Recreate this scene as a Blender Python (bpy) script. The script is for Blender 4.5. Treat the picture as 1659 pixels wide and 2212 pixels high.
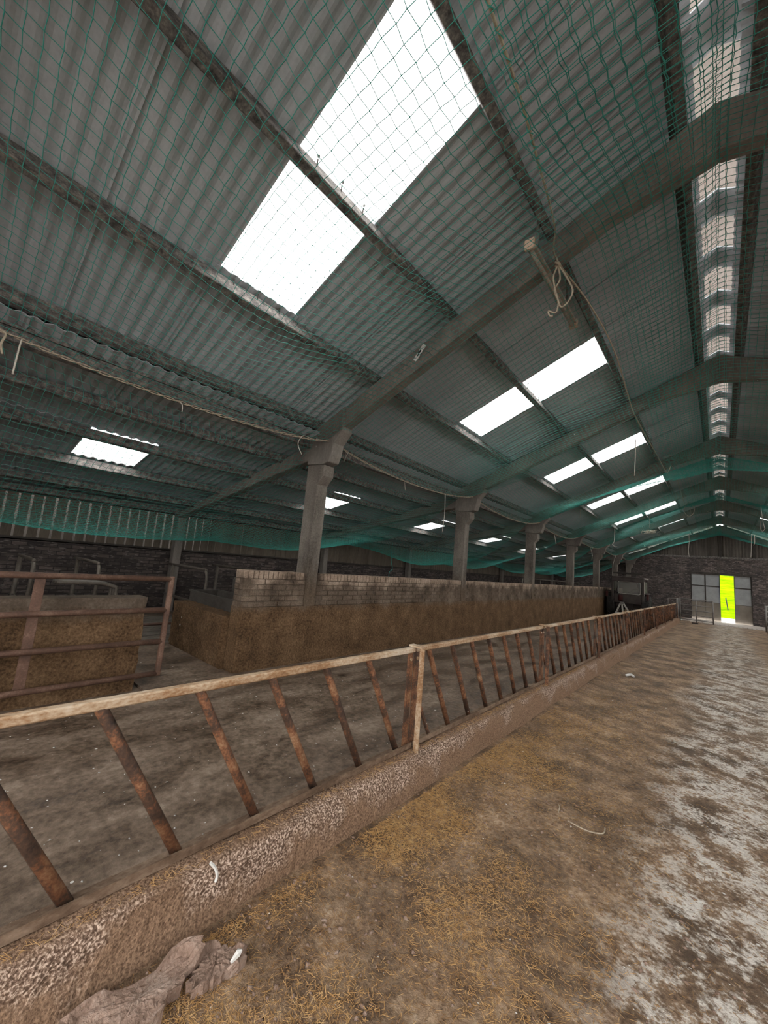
import bpy, bmesh, math, random
import numpy as np
from mathutils import Vector, Matrix

random.seed(7)
RNG = np.random.default_rng(7)
for o in list(bpy.data.objects):
    bpy.data.objects.remove(o)
scene = bpy.context.scene
COL = scene.collection

# ------------------------------------------------------------------ camera
FPX = 830.0
yaw, pitch, roll = math.radians(41.415), math.radians(7.706), math.radians(4.9)
fw = Vector((-math.sin(yaw) * math.cos(pitch), math.cos(yaw) * math.cos(pitch), math.sin(pitch)))
r0 = Vector((math.cos(yaw), math.sin(yaw), 0))
u0 = r0.cross(fw)
rt = math.cos(roll) * r0 + math.sin(roll) * u0
up = -math.sin(roll) * r0 + math.cos(roll) * u0
cam_d = bpy.data.cameras.new('camera')
cam = bpy.data.objects.new('camera', cam_d)
COL.objects.link(cam)
cam_d.sensor_fit = 'VERTICAL'
cam_d.sensor_height = 24.0
cam_d.lens = FPX / 2212.0 * 24.0
cam_d.clip_start = 0.02
cam_d.clip_end = 500
cam.matrix_world = Matrix(((rt.x, up.x, -fw.x, 0), (rt.y, up.y, -fw.y, 0), (rt.z, up.z, -fw.z, 1.5), (0, 0, 0, 1)))
scene.camera = cam

# ------------------------------------------------------------------ world: bright overcast sky
world = bpy.data.worlds.new('overcast_sky')
scene.world = world
world.use_nodes = True
wn = world.node_tree.nodes
wn['Background'].inputs[0].default_value = (1.0, 0.985, 0.965, 1)
wn['Background'].inputs[1].default_value = 1.0
scene.view_settings.view_transform = 'Standard'
scene.view_settings.look = 'None'
scene.view_settings.gamma = 1.0
scene.view_settings.use_curve_mapping = False
scene.view_settings.exposure = 2.85
cy = scene.cycles
cy.use_denoising = True
cy.use_adaptive_sampling = True
cy.adaptive_threshold = 0.03
cy.max_bounces = 6
cy.diffuse_bounces = 4
cy.glossy_bounces = 2
cy.transmission_bounces = 4
cy.transparent_max_bounces = 8
cy.caustics_reflective = False
cy.caustics_refractive = False
cy.sample_clamp_indirect = 6.0


# ------------------------------------------------------------------ helpers
def fz(y):
    """the barn floor falls gently away from the camera"""
    return -0.0068 * y


def link(o, parent=None):
    COL.objects.link(o)
    if parent is not None:
        o.parent = parent
    return o


def tag(o, label=None, cat=None, group=None, kind=None):
    if label:
        o['label'] = label
    if cat:
        o['category'] = cat
    if group:
        o['group'] = group
    if kind:
        o['kind'] = kind
    return o


def thing(name, loc, label=None, cat=None, group=None, kind=None):
    o = bpy.data.objects.new(name, None)
    o.empty_display_size = 0.1
    o.location = loc
    link(o)
    return tag(o, label, cat, group, kind)


class MB:
    def __init__(self):
        self.v = []
        self.f = []

    def add(self, vs, fs):
        b = len(self.v)
        self.v += [tuple(p) for p in vs]
        self.f += [tuple(i + b for i in q) for q in fs]
        return self

    def box(self, x0, x1, y0, y1, z0, z1):
        return self.add([(x0, y0, z0), (x1, y0, z0), (x1, y1, z0), (x0, y1, z0), (x0, y0, z1), (x1, y0, z1), (x1, y1, z1), (x0, y1, z1)],
                        [(0, 3, 2, 1), (4, 5, 6, 7), (0, 1, 5, 4), (1, 2, 6, 5), (2, 3, 7, 6), (3, 0, 4, 7)])

    def bar(self, a, b, w, t, side=(0, 0, 1)):
        """rectangular bar from a to b: w measured along `side`, t across"""
        a = Vector(a); b = Vector(b); d = (b - a).normalized(); s = Vector(side)
        s = (s - d * s.dot(d)).normalized(); q = d.cross(s)
        vs = []
        for p in (a, b):
            for i, j in ((-1, -1), (1, -1), (1, 1), (-1, 1)):
                vs.append(p + s * (w / 2 * i) + q * (t / 2 * j))
        return self.add(vs, [(3, 2, 1, 0), (4, 5, 6, 7), (0, 1, 5, 4), (1, 2, 6, 5), (2, 3, 7, 6), (3, 0, 4, 7)])

    def tube(self, pts, r, n=8, caps=True, closed=False):
        pts = [Vector(p) for p in pts]
        m = len(pts)
        rs = r if isinstance(r, (list, tuple)) else [r] * m
        t0 = (pts[1] - pts[0]).normalized()
        s = Vector((0, 0, 1)) if abs(t0.z) < 0.9 else Vector((1, 0, 0))
        s = (s - t0 * s.dot(t0)).normalized()
        vs = []
        for i, p in enumerate(pts):
            if closed:
                t = (pts[(i + 1) % m] - pts[i - 1])
            else:
                t = pts[min(i + 1, m - 1)] - pts[max(i - 1, 0)]
            t = t.normalized() if t.length > 1e-9 else t0
            s = s - t * s.dot(t)
            s = s.normalized() if s.length > 1e-6 else t.orthogonal().normalized()
            q = t.cross(s)
            for k in range(n):
                a = 2 * math.pi * k / n
                vs.append(p + (s * math.cos(a) + q * math.sin(a)) * rs[i])
        fs = []
        for i in range(m if closed else m - 1):
            j = (i + 1) % m
            for k in range(n):
                l = (k + 1) % n
                fs.append((i * n + k, i * n + l, j * n + l, j * n + k))
        if caps and not closed:
            fs.append(tuple(range(n - 1, -1, -1)))
            fs.append(tuple((m - 1) * n + k for k in range(n)))
        return self.add(vs, fs)

    def prism(self, prof, axis, a, b):
        """extrude a closed 2d profile along axis ('x','y','z') from a to b"""
        n = len(prof)
        def P(u, v, w):
            return {'y': (u, w, v), 'x': (w, u, v), 'z': (u, v, w)}[axis]
        vs = [P(u, v, a) for u, v in prof] + [P(u, v, b) for u, v in prof]
        fs = [tuple(range(n)), tuple(range(2 * n - 1, n - 1, -1))]
        for i in range(n):
            j = (i + 1) % n
            fs.append((i, i + n, j + n, j))
        return self.add(vs, fs)

    def lathe(self, prof, axis_o, axis='x', n=24):
        """prof: (radius, along) pairs"""
        ox, oy, oz = axis_o
        vs = []
        for r, h in prof:
            for k in range(n):
                a = 2 * math.pi * k / n
                c, s = math.cos(a) * r, math.sin(a) * r
                vs.append({'x': (ox + h, oy + c, oz + s), 'y': (ox + c, oy + h, oz + s), 'z': (ox + c, oy + s, oz + h)}[axis])
        fs = []
        m = len(prof)
        for i in range(m - 1):
            for k in range(n):
                l = (k + 1) % n
                fs.append((i * n + k, i * n + l, (i + 1) * n + l, (i + 1) * n + k))
        fs.append(tuple(range(n - 1, -1, -1)))
        fs.append(tuple((m - 1) * n + k for k in range(n)))
        return self.add(vs, fs)

    def mesh(self, name, m, smooth=False, bevel=0.0, segs=1):
        me = bpy.data.meshes.new(name)
        me.from_pydata(self.v, [], self.f)
        bm = bmesh.new()
        bm.from_mesh(me)
        bmesh.ops.recalc_face_normals(bm, faces=bm.faces)
        if bevel > 0:
            es = [e for e in bm.edges if len(e.link_faces) == 2 and e.calc_face_angle(0) > 0.6]
            bmesh.ops.bevel(bm, geom=es, offset=bevel, segments=segs, affect='EDGES', profile=0.5, clamp_overlap=True)
        bm.to_mesh(me)
        bm.free()
        if smooth:
            me.polygons.foreach_set('use_smooth', [True] * len(me.polygons))
        me.materials.append(m)
        return me

    def build(self, name, m, parent=None, smooth=False, bevel=0.0, segs=1, local=False):
        o = bpy.data.objects.new(name, self.mesh(name, m, smooth, bevel, segs))
        link(o, parent)
        if parent is not None and not local:
            o.matrix_parent_inverse = Matrix.Translation(-world_loc(parent))
        return o


def world_loc(o):
    v = Vector(o.location)
    if o.parent is not None:
        v = v + world_loc(o.parent) + o.matrix_parent_inverse.translation
    return v


def quick_mesh(name, verts, faces, m, parent=None):
    """fast mesh from numpy arrays of verts (n,3) and quads/tris (m,k)"""
    me = bpy.data.meshes.new(name)
    nv, (nf, k) = len(verts), faces.shape
    me.vertices.add(nv)
    me.vertices.foreach_set('co', np.asarray(verts, np.float32).ravel())
    me.loops.add(nf * k)
    me.loops.foreach_set('vertex_index', np.asarray(faces, np.int32).ravel())
    me.polygons.add(nf)
    me.polygons.foreach_set('loop_start', np.arange(0, nf * k, k, dtype=np.int32))
    me.update(calc_edges=True)
    me.validate()
    me.materials.append(m)
    o = bpy.data.objects.new(name, me)
    link(o, parent)
    if parent is not None:
        o.matrix_parent_inverse = Matrix.Translation(-world_loc(parent))
    return o


ORD = ['first', 'second', 'third', 'fourth', 'fifth', 'sixth', 'seventh', 'eighth', 'ninth', 'tenth', 'eleventh', 'twelfth']


# ------------------------------------------------------------------ materials
class NT:
    def __init__(self, name):
        self.m = bpy.data.materials.new(name)
        self.m.use_nodes = True
        self.t = self.m.node_tree
        self.n = self.t.nodes
        self.bsdf = self.n['Principled BSDF']
        self.out = self.n['Material Output']
        g = self.n.new('ShaderNodeNewGeometry')
        self.pos = g.outputs['Position']

    def L(self, a, b):
        self.t.links.new(a, b)

    def node(self, typ, **kw):
        x = self.n.new(typ)
        for k, v in kw.items():
            setattr(x, k, v)
        return x

    def mapping(self, scale=(1, 1, 1), rot=(0, 0, 0), loc=(0, 0, 0), src=None):
        x = self.node('ShaderNodeMapping')
        x.inputs['Scale'].default_value = scale
        x.inputs['Rotation'].default_value = rot
        x.inputs['Location'].default_value = loc
        self.L(src or self.pos, x.inputs['Vector'])
        return x.outputs[0]

    def noise(self, scale, detail=4, rough=0.55, vec=None, dist=0.0):
        x = self.node('ShaderNodeTexNoise')
        x.inputs['Scale'].default_value = scale
        x.inputs['Detail'].default_value = detail
        x.inputs['Roughness'].default_value = rough
        x.inputs['Distortion'].default_value = dist
        self.L(vec or self.pos, x.inputs['Vector'])
        return x.outputs['Fac']

    def voronoi(self, scale, vec=None, feature='F1', out='Distance', rand=1.0):
        x = self.node('ShaderNodeTexVoronoi', feature=feature)
        x.inputs['Scale'].default_value = scale
        x.inputs['Randomness'].default_value = rand
        self.L(vec or self.pos, x.inputs['Vector'])
        return x.outputs[out]

    def ramp(self, fac, stops, interp='LINEAR'):
        x = self.node('ShaderNodeValToRGB')
        x.color_ramp.interpolation = interp
        e = x.color_ramp.elements
        while len(e) < len(stops):
            e.new(0.5)
        for el, (p, c) in zip(e, stops):
            el.position = p
            el.color = (c[0], c[1], c[2], 1) if not isinstance(c, (int, float)) else (c, c, c, 1)
        self.L(fac, x.inputs[0])
        return x.outputs[0]

    def mix(self, fac, a, b, mode='MIX'):
        x = self.node('ShaderNodeMix', data_type='RGBA', blend_type=mode)
        for sock, val in ((x.inputs[0], fac), (x.inputs[6], a), (x.inputs[7], b)):
            if hasattr(val, 'is_linked') or isinstance(val, bpy.types.NodeSocket):
                self.L(val, sock)
            elif isinstance(val, (int, float)):
                sock.default_value = val
            else:
                sock.default_value = (val[0], val[1], val[2], 1)
        return x.outputs[2]

    def math(self, op, a, b=None, c=None):
        x = self.node('ShaderNodeMath', operation=op)
        for i, val in enumerate((a, b, c)):
            if val is None:
                continue
            if isinstance(val, bpy.types.NodeSocket):
                self.L(val, x.inputs[i])
            else:
                x.inputs[i].default_value = val
        return x.outputs[0]

    def sep(self):
        x = self.node('ShaderNodeSeparateXYZ')
        self.L(self.pos, x.inputs[0])
        return x.outputs

    def bump(self, height, strength=0.5, dist=0.01, prev=None):
        x = self.node('ShaderNodeBump')
        x.inputs['Strength'].default_value = strength
        x.inputs['Distance'].default_value = dist
        self.L(height, x.inputs['Height'])
        if prev is not None:
            self.L(prev, x.inputs['Normal'])
        self.L(x.outputs[0], self.bsdf.inputs['Normal'])
        return x.outputs[0]

    def color(self, c):
        if isinstance(c, bpy.types.NodeSocket):
            self.L(c, self.bsdf.inputs['Base Color'])
        else:
            self.bsdf.inputs['Base Color'].default_value = (c[0], c[1], c[2], 1)

    def set(self, rough=0.8, metal=0.0, spec=0.3):
        self.bsdf.inputs['Roughness'].default_value = rough
        self.bsdf.inputs['Metallic'].default_value = metal
        self.bsdf.inputs['Specular IOR Level'].default_value = spec
        return self

    def specks(self, col, scale, thr, amount_noise=None):
        """white bird droppings: small round spots"""
        d = self.voronoi(scale)
        r = self.voronoi(scale, out='Color')
        s = self.node('ShaderNodeSeparateColor'); self.L(r, s.inputs[0])
        rad = self.math('MULTIPLY', self.math('GREATER_THAN', s.outputs[0], 1 - amount_noise), self.math('MULTIPLY', s.outputs[1], thr))
        return self.mix(self.math('LESS_THAN', d, rad), col, (0.75, 0.73, 0.68))


def simple(name, stops, scale=6.0, rough=0.85, fine=60.0, bump=0.4, bdist=0.004, spec=0.25, metal=0.0, stretch=(1, 1, 1), specks=None, mixfine=0.35):
    t = NT(name)
    v = t.mapping(stretch)
    a = t.noise(scale, 5, 0.6, v)
    b = t.noise(fine, 4, 0.6, v)
    f = t.math('ADD', t.math('MULTIPLY', a, 1 - mixfine), t.math('MULTIPLY', b, mixfine))
    c = t.ramp(f, stops)
    if specks:
        c = t.specks(c, specks[0], specks[1], specks[2])
    t.color(c)
    t.bump(b, bump, bdist)
    t.set(rough, metal, spec)
    return t.m


M = {}
M['concrete_frame'] = simple('concrete_frame', [(0.3, (0.11, 0.097, 0.086)), (0.5, (0.20, 0.178, 0.156)), (0.7, (0.31, 0.28, 0.245))], 2.2, 0.9, 45, 0.5, 0.004, stretch=(1, 1, 0.35), specks=(9, 0.13, 0.1))
M['sheet'] = simple('fibre_cement_sheet', [(0.3, (0.33, 0.35, 0.37)), (0.5, (0.42, 0.445, 0.47)), (0.72, (0.53, 0.555, 0.58))], 0.9, 0.9, 30, 0.2, 0.002)
M['purlin'] = simple('weathered_purlin', [(0.36, (0.05, 0.046, 0.045)), (0.5, (0.14, 0.128, 0.12)), (0.68, (0.34, 0.3, 0.265))], 14.0, 0.9, 70, 0.5, 0.004)
M['rail'] = simple('scuffed_rusty_rail', [(0.32, (0.14, 0.06, 0.026)), (0.44, (0.32, 0.18, 0.09)), (0.54, (0.5, 0.37, 0.25)), (0.7, (0.66, 0.58, 0.48))], 5.0, 0.55, 90, 0.5, 0.002, 0.4, stretch=(1, 0.5, 1), specks=(14, 0.12, 0.1))
M['bar'] = simple('rusty_painted_tube', [(0.34, (0.035, 0.022, 0.017)), (0.47, (0.085, 0.048, 0.032)), (0.54, (0.2, 0.085, 0.042)), (0.62, (0.3, 0.165, 0.09)), (0.74, (0.45, 0.34, 0.24))], 9.0, 0.6, 80, 0.5, 0.002, 0.4, specks=(11, 0.12, 0.08))
M['sill'] = simple('muddy_sill_angle', [(0.34, (0.07, 0.042, 0.026)), (0.5, (0.17, 0.112, 0.075)), (0.66, (0.32, 0.235, 0.17))], 6.0, 0.85, 60, 0.7, 0.006, stretch=(1, 0.5, 1))
M['gate'] = simple('dark_rusty_gate', [(0.3, (0.06, 0.035, 0.026)), (0.52, (0.13, 0.07, 0.048)), (0.75, (0.26, 0.165, 0.12))], 8.0, 0.6, 80, 0.4, 0.002, 0.35, specks=(11, 0.15, 0.14))
M['galv'] = simple('galvanised_gate', [(0.3, (0.12, 0.11, 0.1)), (0.6, (0.27, 0.25, 0.23))], 8.0, 0.5, 80, 0.2, 0.002, 0.4, 0.3)
M['stall'] = simple('worn_stall_tube', [(0.3, (0.055, 0.045, 0.037)), (0.6, (0.14, 0.118, 0.096))], 8.0, 0.5, 80, 0.2, 0.002, 0.4, 0.2)
M['rope'] = simple('grey_rope', [(0.3, (0.25, 0.2, 0.15)), (0.6, (0.5, 0.42, 0.32))], 30.0, 0.9, 200, 0.4, 0.002)
M['twine'] = simple('pale_twine', [(0.3, (0.4, 0.36, 0.3)), (0.6, (0.62, 0.57, 0.5))], 30.0, 0.9, 200, 0.2, 0.001)
M['white_scrap'] = simple('white_scrap', [(0.3, (0.5, 0.49, 0.46)), (0.6, (0.75, 0.73, 0.7))], 30.0, 0.8, 200, 0.2, 0.001)
M['straw'] = simple('straw', [(0.3, (0.36, 0.19, 0.07)), (0.5, (0.58, 0.35, 0.145)), (0.7, (0.82, 0.58, 0.29))], 40.0, 0.75, 15, 0.0, 0.001)
M['straw_dark'] = simple('trodden_straw', [(0.3, (0.17, 0.09, 0.036)), (0.5, (0.32, 0.18, 0.075)), (0.7, (0.55, 0.36, 0.17))], 40.0, 0.8, 15, 0.0, 0.001)
M['lamp_white'] = simple('dusty_lamp_casing', [(0.3, (0.25, 0.21, 0.17)), (0.6, (0.42, 0.37, 0.31))], 5.0, 0.6, 60, 0.1, 0.001)
M['lamp_end'] = simple('lamp_end_cap', [(0.3, (0.42, 0.3, 0.22)), (0.6, (0.6, 0.45, 0.34))], 5.0, 0.6, 60, 0.1, 0.001)
M['ridge'] = simple('ridge_canopy', [(0.3, (0.26, 0.21, 0.175)), (0.6, (0.38, 0.315, 0.27))], 2.0, 0.8, 30, 0.1, 0.002)
M['dark_timber'] = simple('dark_timber', [(0.3, (0.03, 0.027, 0.025)), (0.6, (0.075, 0.065, 0.058))], 3.0, 0.9, 50, 0.3, 0.003)
M['cladding'] = simple('gable_cladding', [(0.3, (0.06, 0.052, 0.046)), (0.6, (0.14, 0.122, 0.105))], 3.0, 0.9, 50, 0.3, 0.003, stretch=(1, 1, 0.2))
M['board'] = simple('space_board', [(0.3, (0.08, 0.066, 0.052)), (0.6, (0.17, 0.14, 0.11))], 4.0, 0.9, 50, 0.3, 0.003, stretch=(1, 1, 0.2))
M['door_panel'] = simple('pale_door_sheet', [(0.3, (0.24, 0.245, 0.245)), (0.6, (0.34, 0.345, 0.345))], 3.0, 0.7, 50, 0.1, 0.002)
M['door_kick'] = simple('muddy_door_board', [(0.3, (0.14, 0.115, 0.09)), (0.6, (0.23, 0.2, 0.165))], 2.0, 0.9, 50, 0.2, 0.002)
M['slab'] = simple('pale_concrete_slat', [(0.3, (0.34, 0.29, 0.25)), (0.6, (0.52, 0.46, 0.41))], 2.0, 0.9, 50, 0.3, 0.003)
M['path'] = simple('yard_concrete', [(0.3, (0.26, 0.24, 0.22)), (0.6, (0.36, 0.34, 0.32))], 2.0, 0.9, 50, 0.3, 0.003)
M['grass'] = simple('lush_grass', [(0.36, (0.055, 0.11, 0.001)), (0.48, (0.10, 0.18, 0.001)), (0.62, (0.16, 0.25, 0.002))], 1.6, 0.9, 7, 0.3, 0.02, 0.0, stretch=(0.5, 1, 4))
M['tyre'] = simple('tractor_tyre', [(0.3, (0.018, 0.017, 0.016)), (0.7, (0.05, 0.047, 0.043))], 6.0, 0.85, 60, 0.2, 0.002)
M['tractor_red'] = simple('faded_red_paint', [(0.3, (0.04, 0.012, 0.011)), (0.7, (0.09, 0.025, 0.022))], 4.0, 0.6, 40, 0.1, 0.001)
M['tractor_dark'] = simple('grimy_cab_steel', [(0.3, (0.035, 0.028, 0.026)), (0.7, (0.085, 0.068, 0.06))], 4.0, 0.6, 40, 0.1, 0.001)
M['tractor_pale'] = simple('pale_cab_trim', [(0.3, (0.35, 0.32, 0.28)), (0.7, (0.55, 0.52, 0.47))], 4.0, 0.6, 40, 0.1, 0.001)
M['crust'] = simple('dried_muck_crust', [(0.3, (0.16, 0.1, 0.07)), (0.5, (0.32, 0.22, 0.17)), (0.7, (0.46, 0.36, 0.3))], 9.0, 0.9, 80, 0.9, 0.012)
M['steel_trough'] = simple('grey_water_trough', [(0.3, (0.045, 0.038, 0.032)), (0.6, (0.11, 0.097, 0.085))], 6.0, 0.5, 60, 0.2, 0.002, 0.4, 0.3)
M['foam'] = simple('tangled_nest_straw', [(0.3, (0.3, 0.29, 0.22)), (0.6, (0.55, 0.54, 0.45))], 20.0, 0.9, 90, 0.8, 0.01)
M['slit_screen'] = simple('dark_slit_screen', [(0.3, (0.02, 0.017, 0.014)), (0.6, (0.045, 0.038, 0.032))], 0.8, 0.9, 20, 0.2, 0.003)
M['slurry'] = simple('dark_slat_concrete', [(0.3, (0.1, 0.085, 0.07)), (0.6, (0.2, 0.17, 0.14))], 5.0, 0.9, 50, 0.5, 0.004)


def mat_net():
    t = NT('green_net_twine')
    c = t.ramp(t.noise(3, 2), [(0.3, (0.05, 0.38, 0.31)), (0.7, (0.12, 0.50, 0.43))])
    t.color(c)
    t.set(0.6, 0, 0.3)
    tr = t.node('ShaderNodeBsdfTranslucent')
    t.L(c, tr.inputs[0])
    mx = t.node('ShaderNodeMixShader')
    mx.inputs[0].default_value = 0.4
    t.L(t.bsdf.outputs[0], mx.inputs[1]); t.L(tr.outputs[0], mx.inputs[2])
    t.L(mx.outputs[0], t.out.inputs[0])
    return t.m


def mat_pane():
    t = NT('translucent_roof_sheet')
    tp = t.node('ShaderNodeBsdfTransparent')
    tp.inputs[0].default_value = (0.95, 0.96, 0.97, 1)
    tl = t.node('ShaderNodeBsdfTranslucent')
    tl.inputs[0].default_value = (0.9, 0.9, 0.88, 1)
    mx = t.node('ShaderNodeMixShader')
    mx.inputs[0].default_value = 0.3
    t.L(tp.outputs[0], mx.inputs[1]); t.L(tl.outputs[0], mx.inputs[2])
    t.L(mx.outputs[0], t.out.inputs[0])
    return t.m


def mat_glass():
    t = NT('dusty_cab_glass')
    tp = t.node('ShaderNodeBsdfTransparent')
    tp.inputs[0].default_value = (0.8, 0.82, 0.8, 1)
    t.color((0.3, 0.28, 0.25)); t.set(0.35, 0, 0.5)
    mx = t.node('ShaderNodeMixShader')
    mx.inputs[0].default_value = 0.35
    t.L(tp.outputs[0], mx.inputs[1]); t.L(t.bsdf.outputs[0], mx.inputs[2])
    t.L(mx.outputs[0], t.out.inputs[0])
    return t.m


def mat_floor():
    t = NT('feed_passage_floor')
    x, y, z = t.sep()
    big = t.noise(0.9, 5, 0.6)
    mid = t.noise(5, 6, 0.65)
    fine = t.noise(45, 5, 0.65)
    grit = t.noise(160, 3, 0.6)
    dung = t.ramp(t.math('ADD', t.math('MULTIPLY', mid, 0.55), t.math('MULTIPLY', fine, 0.45)),
                  [(0.37, (0.10, 0.058, 0.034)), (0.47, (0.27, 0.175, 0.108)), (0.57, (0.45, 0.31, 0.2)), (0.68, (0.64, 0.49, 0.35))])
    dung = t.mix(t.ramp(t.noise(2.3, 6, 0.7), [(0.38, 0.75), (0.56, 0.0)]), dung, (0.075, 0.048, 0.03))
    conc = t.ramp(t.math('ADD', t.math('MULTIPLY', mid, 0.4), t.math('MULTIPLY', fine, 0.6)),
                  [(0.33, (0.3, 0.25, 0.2)), (0.44, (0.56, 0.5, 0.44)), (0.58, (0.78, 0.72, 0.65))])
    # bare pale concrete shows along the middle of the passage
    cen = t.math('ADD', x, t.math('MULTIPLY', t.math('SUBTRACT', big, 0.5), 0.7))
    band = t.math('MULTIPLY', t.ramp(t.math('MULTIPLY_ADD', cen, 0.5, 0.5), [(0.24, 0.0), (0.42, 1.0), (0.78, 1.0), (0.95, 0.0)]),
                  t.ramp(t.math('ADD', t.math('MULTIPLY', mid, 0.7), t.math('MULTIPLY', fine, 0.3)), [(0.46, 0.0), (0.54, 1.0)]))
    spots = t.ramp(t.noise(26, 4, 0.7), [(0.40, 0.0), (0.48, 1.0)])
    band = t.math('MULTIPLY', band, spots)
    near = t.ramp(t.math('MULTIPLY', y, 0.04), [(0.3, 1.0), (0.75, 0.6)])
    band = t.math('MULTIPLY', band, near)
    c = t.mix(band, dung, conc)
    c = t.specks(c, 9, 0.12, 0.22)
    t.color(c)
    h = t.math('ADD', t.math('MULTIPLY', fine, 0.7), t.math('MULTIPLY', grit, 0.3))
    t.bump(h, 0.9, 0.02)
    t.L(t.ramp(mid, [(0.4, 0.55), (0.6, 0.9)]), t.bsdf.inputs['Roughness'])
    t.bsdf.inputs['Specular IOR Level'].default_value = 0.3
    return t.m


def mat_pen():
    t = NT('scraped_pen_floor')
    mid = t.noise(2.2, 8, 0.72, t.mapping((1.5, 0.7, 1)))
    fine = t.noise(25, 5, 0.65)
    c = t.ramp(t.math('ADD', t.math('MULTIPLY', mid, 0.65), t.math('MULTIPLY', fine, 0.35)),
               [(0.37, (0.045, 0.03, 0.02)), (0.46, (0.13, 0.09, 0.062)), (0.55, (0.235, 0.172, 0.125)), (0.68, (0.38, 0.3, 0.23))])
    c = t.specks(c, 11, 0.11, 0.25)
    t.color(c)
    t.bump(fine, 0.5, 0.012)
    t.L(t.ramp(mid, [(0.4, 0.38), (0.62, 0.8)]), t.bsdf.inputs['Roughness'])
    t.bsdf.inputs['Specular IOR Level'].default_value = 0.4
    return t.m


def mat_kerb():
    t = NT('aggregate_kerb')
    fine = t.noise(110, 4, 0.6)
    mid = t.noise(3, 5, 0.6)
    x, y, z = t.sep()
    agg = t.ramp(fine, [(0.40, (0.10, 0.06, 0.04)), (0.52, (0.30, 0.2, 0.145)), (0.6, (0.72, 0.56, 0.45))])
    mud = t.ramp(fine, [(0.35, (0.13, 0.076, 0.047)), (0.65, (0.37, 0.235, 0.15))])
    m = t.ramp(t.math('ADD', mid, t.math('MULTIPLY', t.math('SUBTRACT', z, 0.1), 1.2)), [(0.46, 0.0), (0.56, 1.0)])
    zz = t.math('ADD', z, t.math('MULTIPLY', y, 0.0068))
    m = t.math('MULTIPLY', m, t.ramp(t.math('ADD', zz, t.math('MULTIPLY', t.math('SUBTRACT', mid, 0.5), 0.06)), [(0.2, 1.0), (0.222, 0.0)]))
    t.color(t.mix(m, mud, agg))
    t.bump(fine, 0.8, 0.012)
    t.set(0.85, 0, 0.25)
    return t.m


def mat_wall():
    """dung-splashed render low down, grimy brick above"""
    t = NT('dung_stained_wall')
    x, y, z = t.sep()
    mid = t.noise(3.0, 6, 0.65)
    fine = t.noise(38, 5, 0.7)
    up_ = t.ramp(t.math('ADD', t.math('MULTIPLY', mid, 0.6), t.math('MULTIPLY', fine, 0.4)), [(0.36, (0.055, 0.039, 0.028)), (0.5, (0.11, 0.082, 0.06)), (0.66, (0.2, 0.155, 0.118))])
    low = t.ramp(t.math('ADD', t.math('MULTIPLY', mid, 0.4), t.math('MULTIPLY', fine, 0.6)), [(0.36, (0.042, 0.023, 0.011)), (0.5, (0.125, 0.073, 0.037)), (0.66, (0.245, 0.155, 0.087))])
    f = t.ramp(t.math('ADD', z, t.math('MULTIPLY', t.math('SUBTRACT', mid, 0.5), 0.35)), [(0.7, 0.0), (0.86, 1.0)])
    c = t.mix(f, low, up_)
    c = t.specks(c, 7, 0.13, 0.1)
    t.color(c)
    t.bump(t.math('ADD', t.math('MULTIPLY', fine, 0.8), t.math('MULTIPLY', mid, 0.5)), 0.8, 0.018)
    t.set(0.88, 0, 0.2)
    return t.m


def mat_brickwall(name, axis, dark=1.0):
    t = NT(name)
    x, y, z = t.sep()
    cb = t.node('ShaderNodeCombineXYZ')
    t.L(x if axis == 'x' else y, cb.inputs[0]); t.L(z, cb.inputs[1])
    b = t.node('ShaderNodeTexBrick')
    t.L(cb.outputs[0], b.inputs['Vector'])
    b.inputs['Scale'].default_value = 1.0
    b.inputs['Brick Width'].default_value = 0.225
    b.inputs['Row Height'].default_value = 0.075
    b.inputs['Mortar Size'].default_value = 0.008
    b.inputs['Mortar Smooth'].default_value = 0.3
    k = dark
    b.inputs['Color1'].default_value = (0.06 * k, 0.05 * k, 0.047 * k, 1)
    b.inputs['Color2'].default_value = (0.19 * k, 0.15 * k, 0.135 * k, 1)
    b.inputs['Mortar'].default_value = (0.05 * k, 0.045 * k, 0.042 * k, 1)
    mid = t.noise(1.2, 5, 0.65)
    fine = t.noise(14, 4, 0.6, t.mapping((0.5, 0.5, 2.0)))
    c = t.mix(t.ramp(mid, [(0.35, 0.75), (0.62, 0.0)]), b.outputs['Color'], (0.045 * k, 0.04 * k, 0.04 * k))
    c = t.mix(t.ramp(fine, [(0.56, 0.0), (0.68, 0.6)]), c, (0.36 * k, 0.31 * k, 0.29 * k))
    t.color(c)
    t.bump(t.math('SUBTRACT', t.math('MULTIPLY', fine, 0.4), b.outputs['Fac']), 0.7, 0.01)
    t.set(0.9, 0, 0.2)
    return t.m


M['net'] = mat_net()
M['pane'] = mat_pane()
M['glass'] = mat_glass()
M['floor'] = mat_floor()
M['pen'] = mat_pen()
M['kerb'] = mat_kerb()
M['wall'] = mat_wall()


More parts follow.
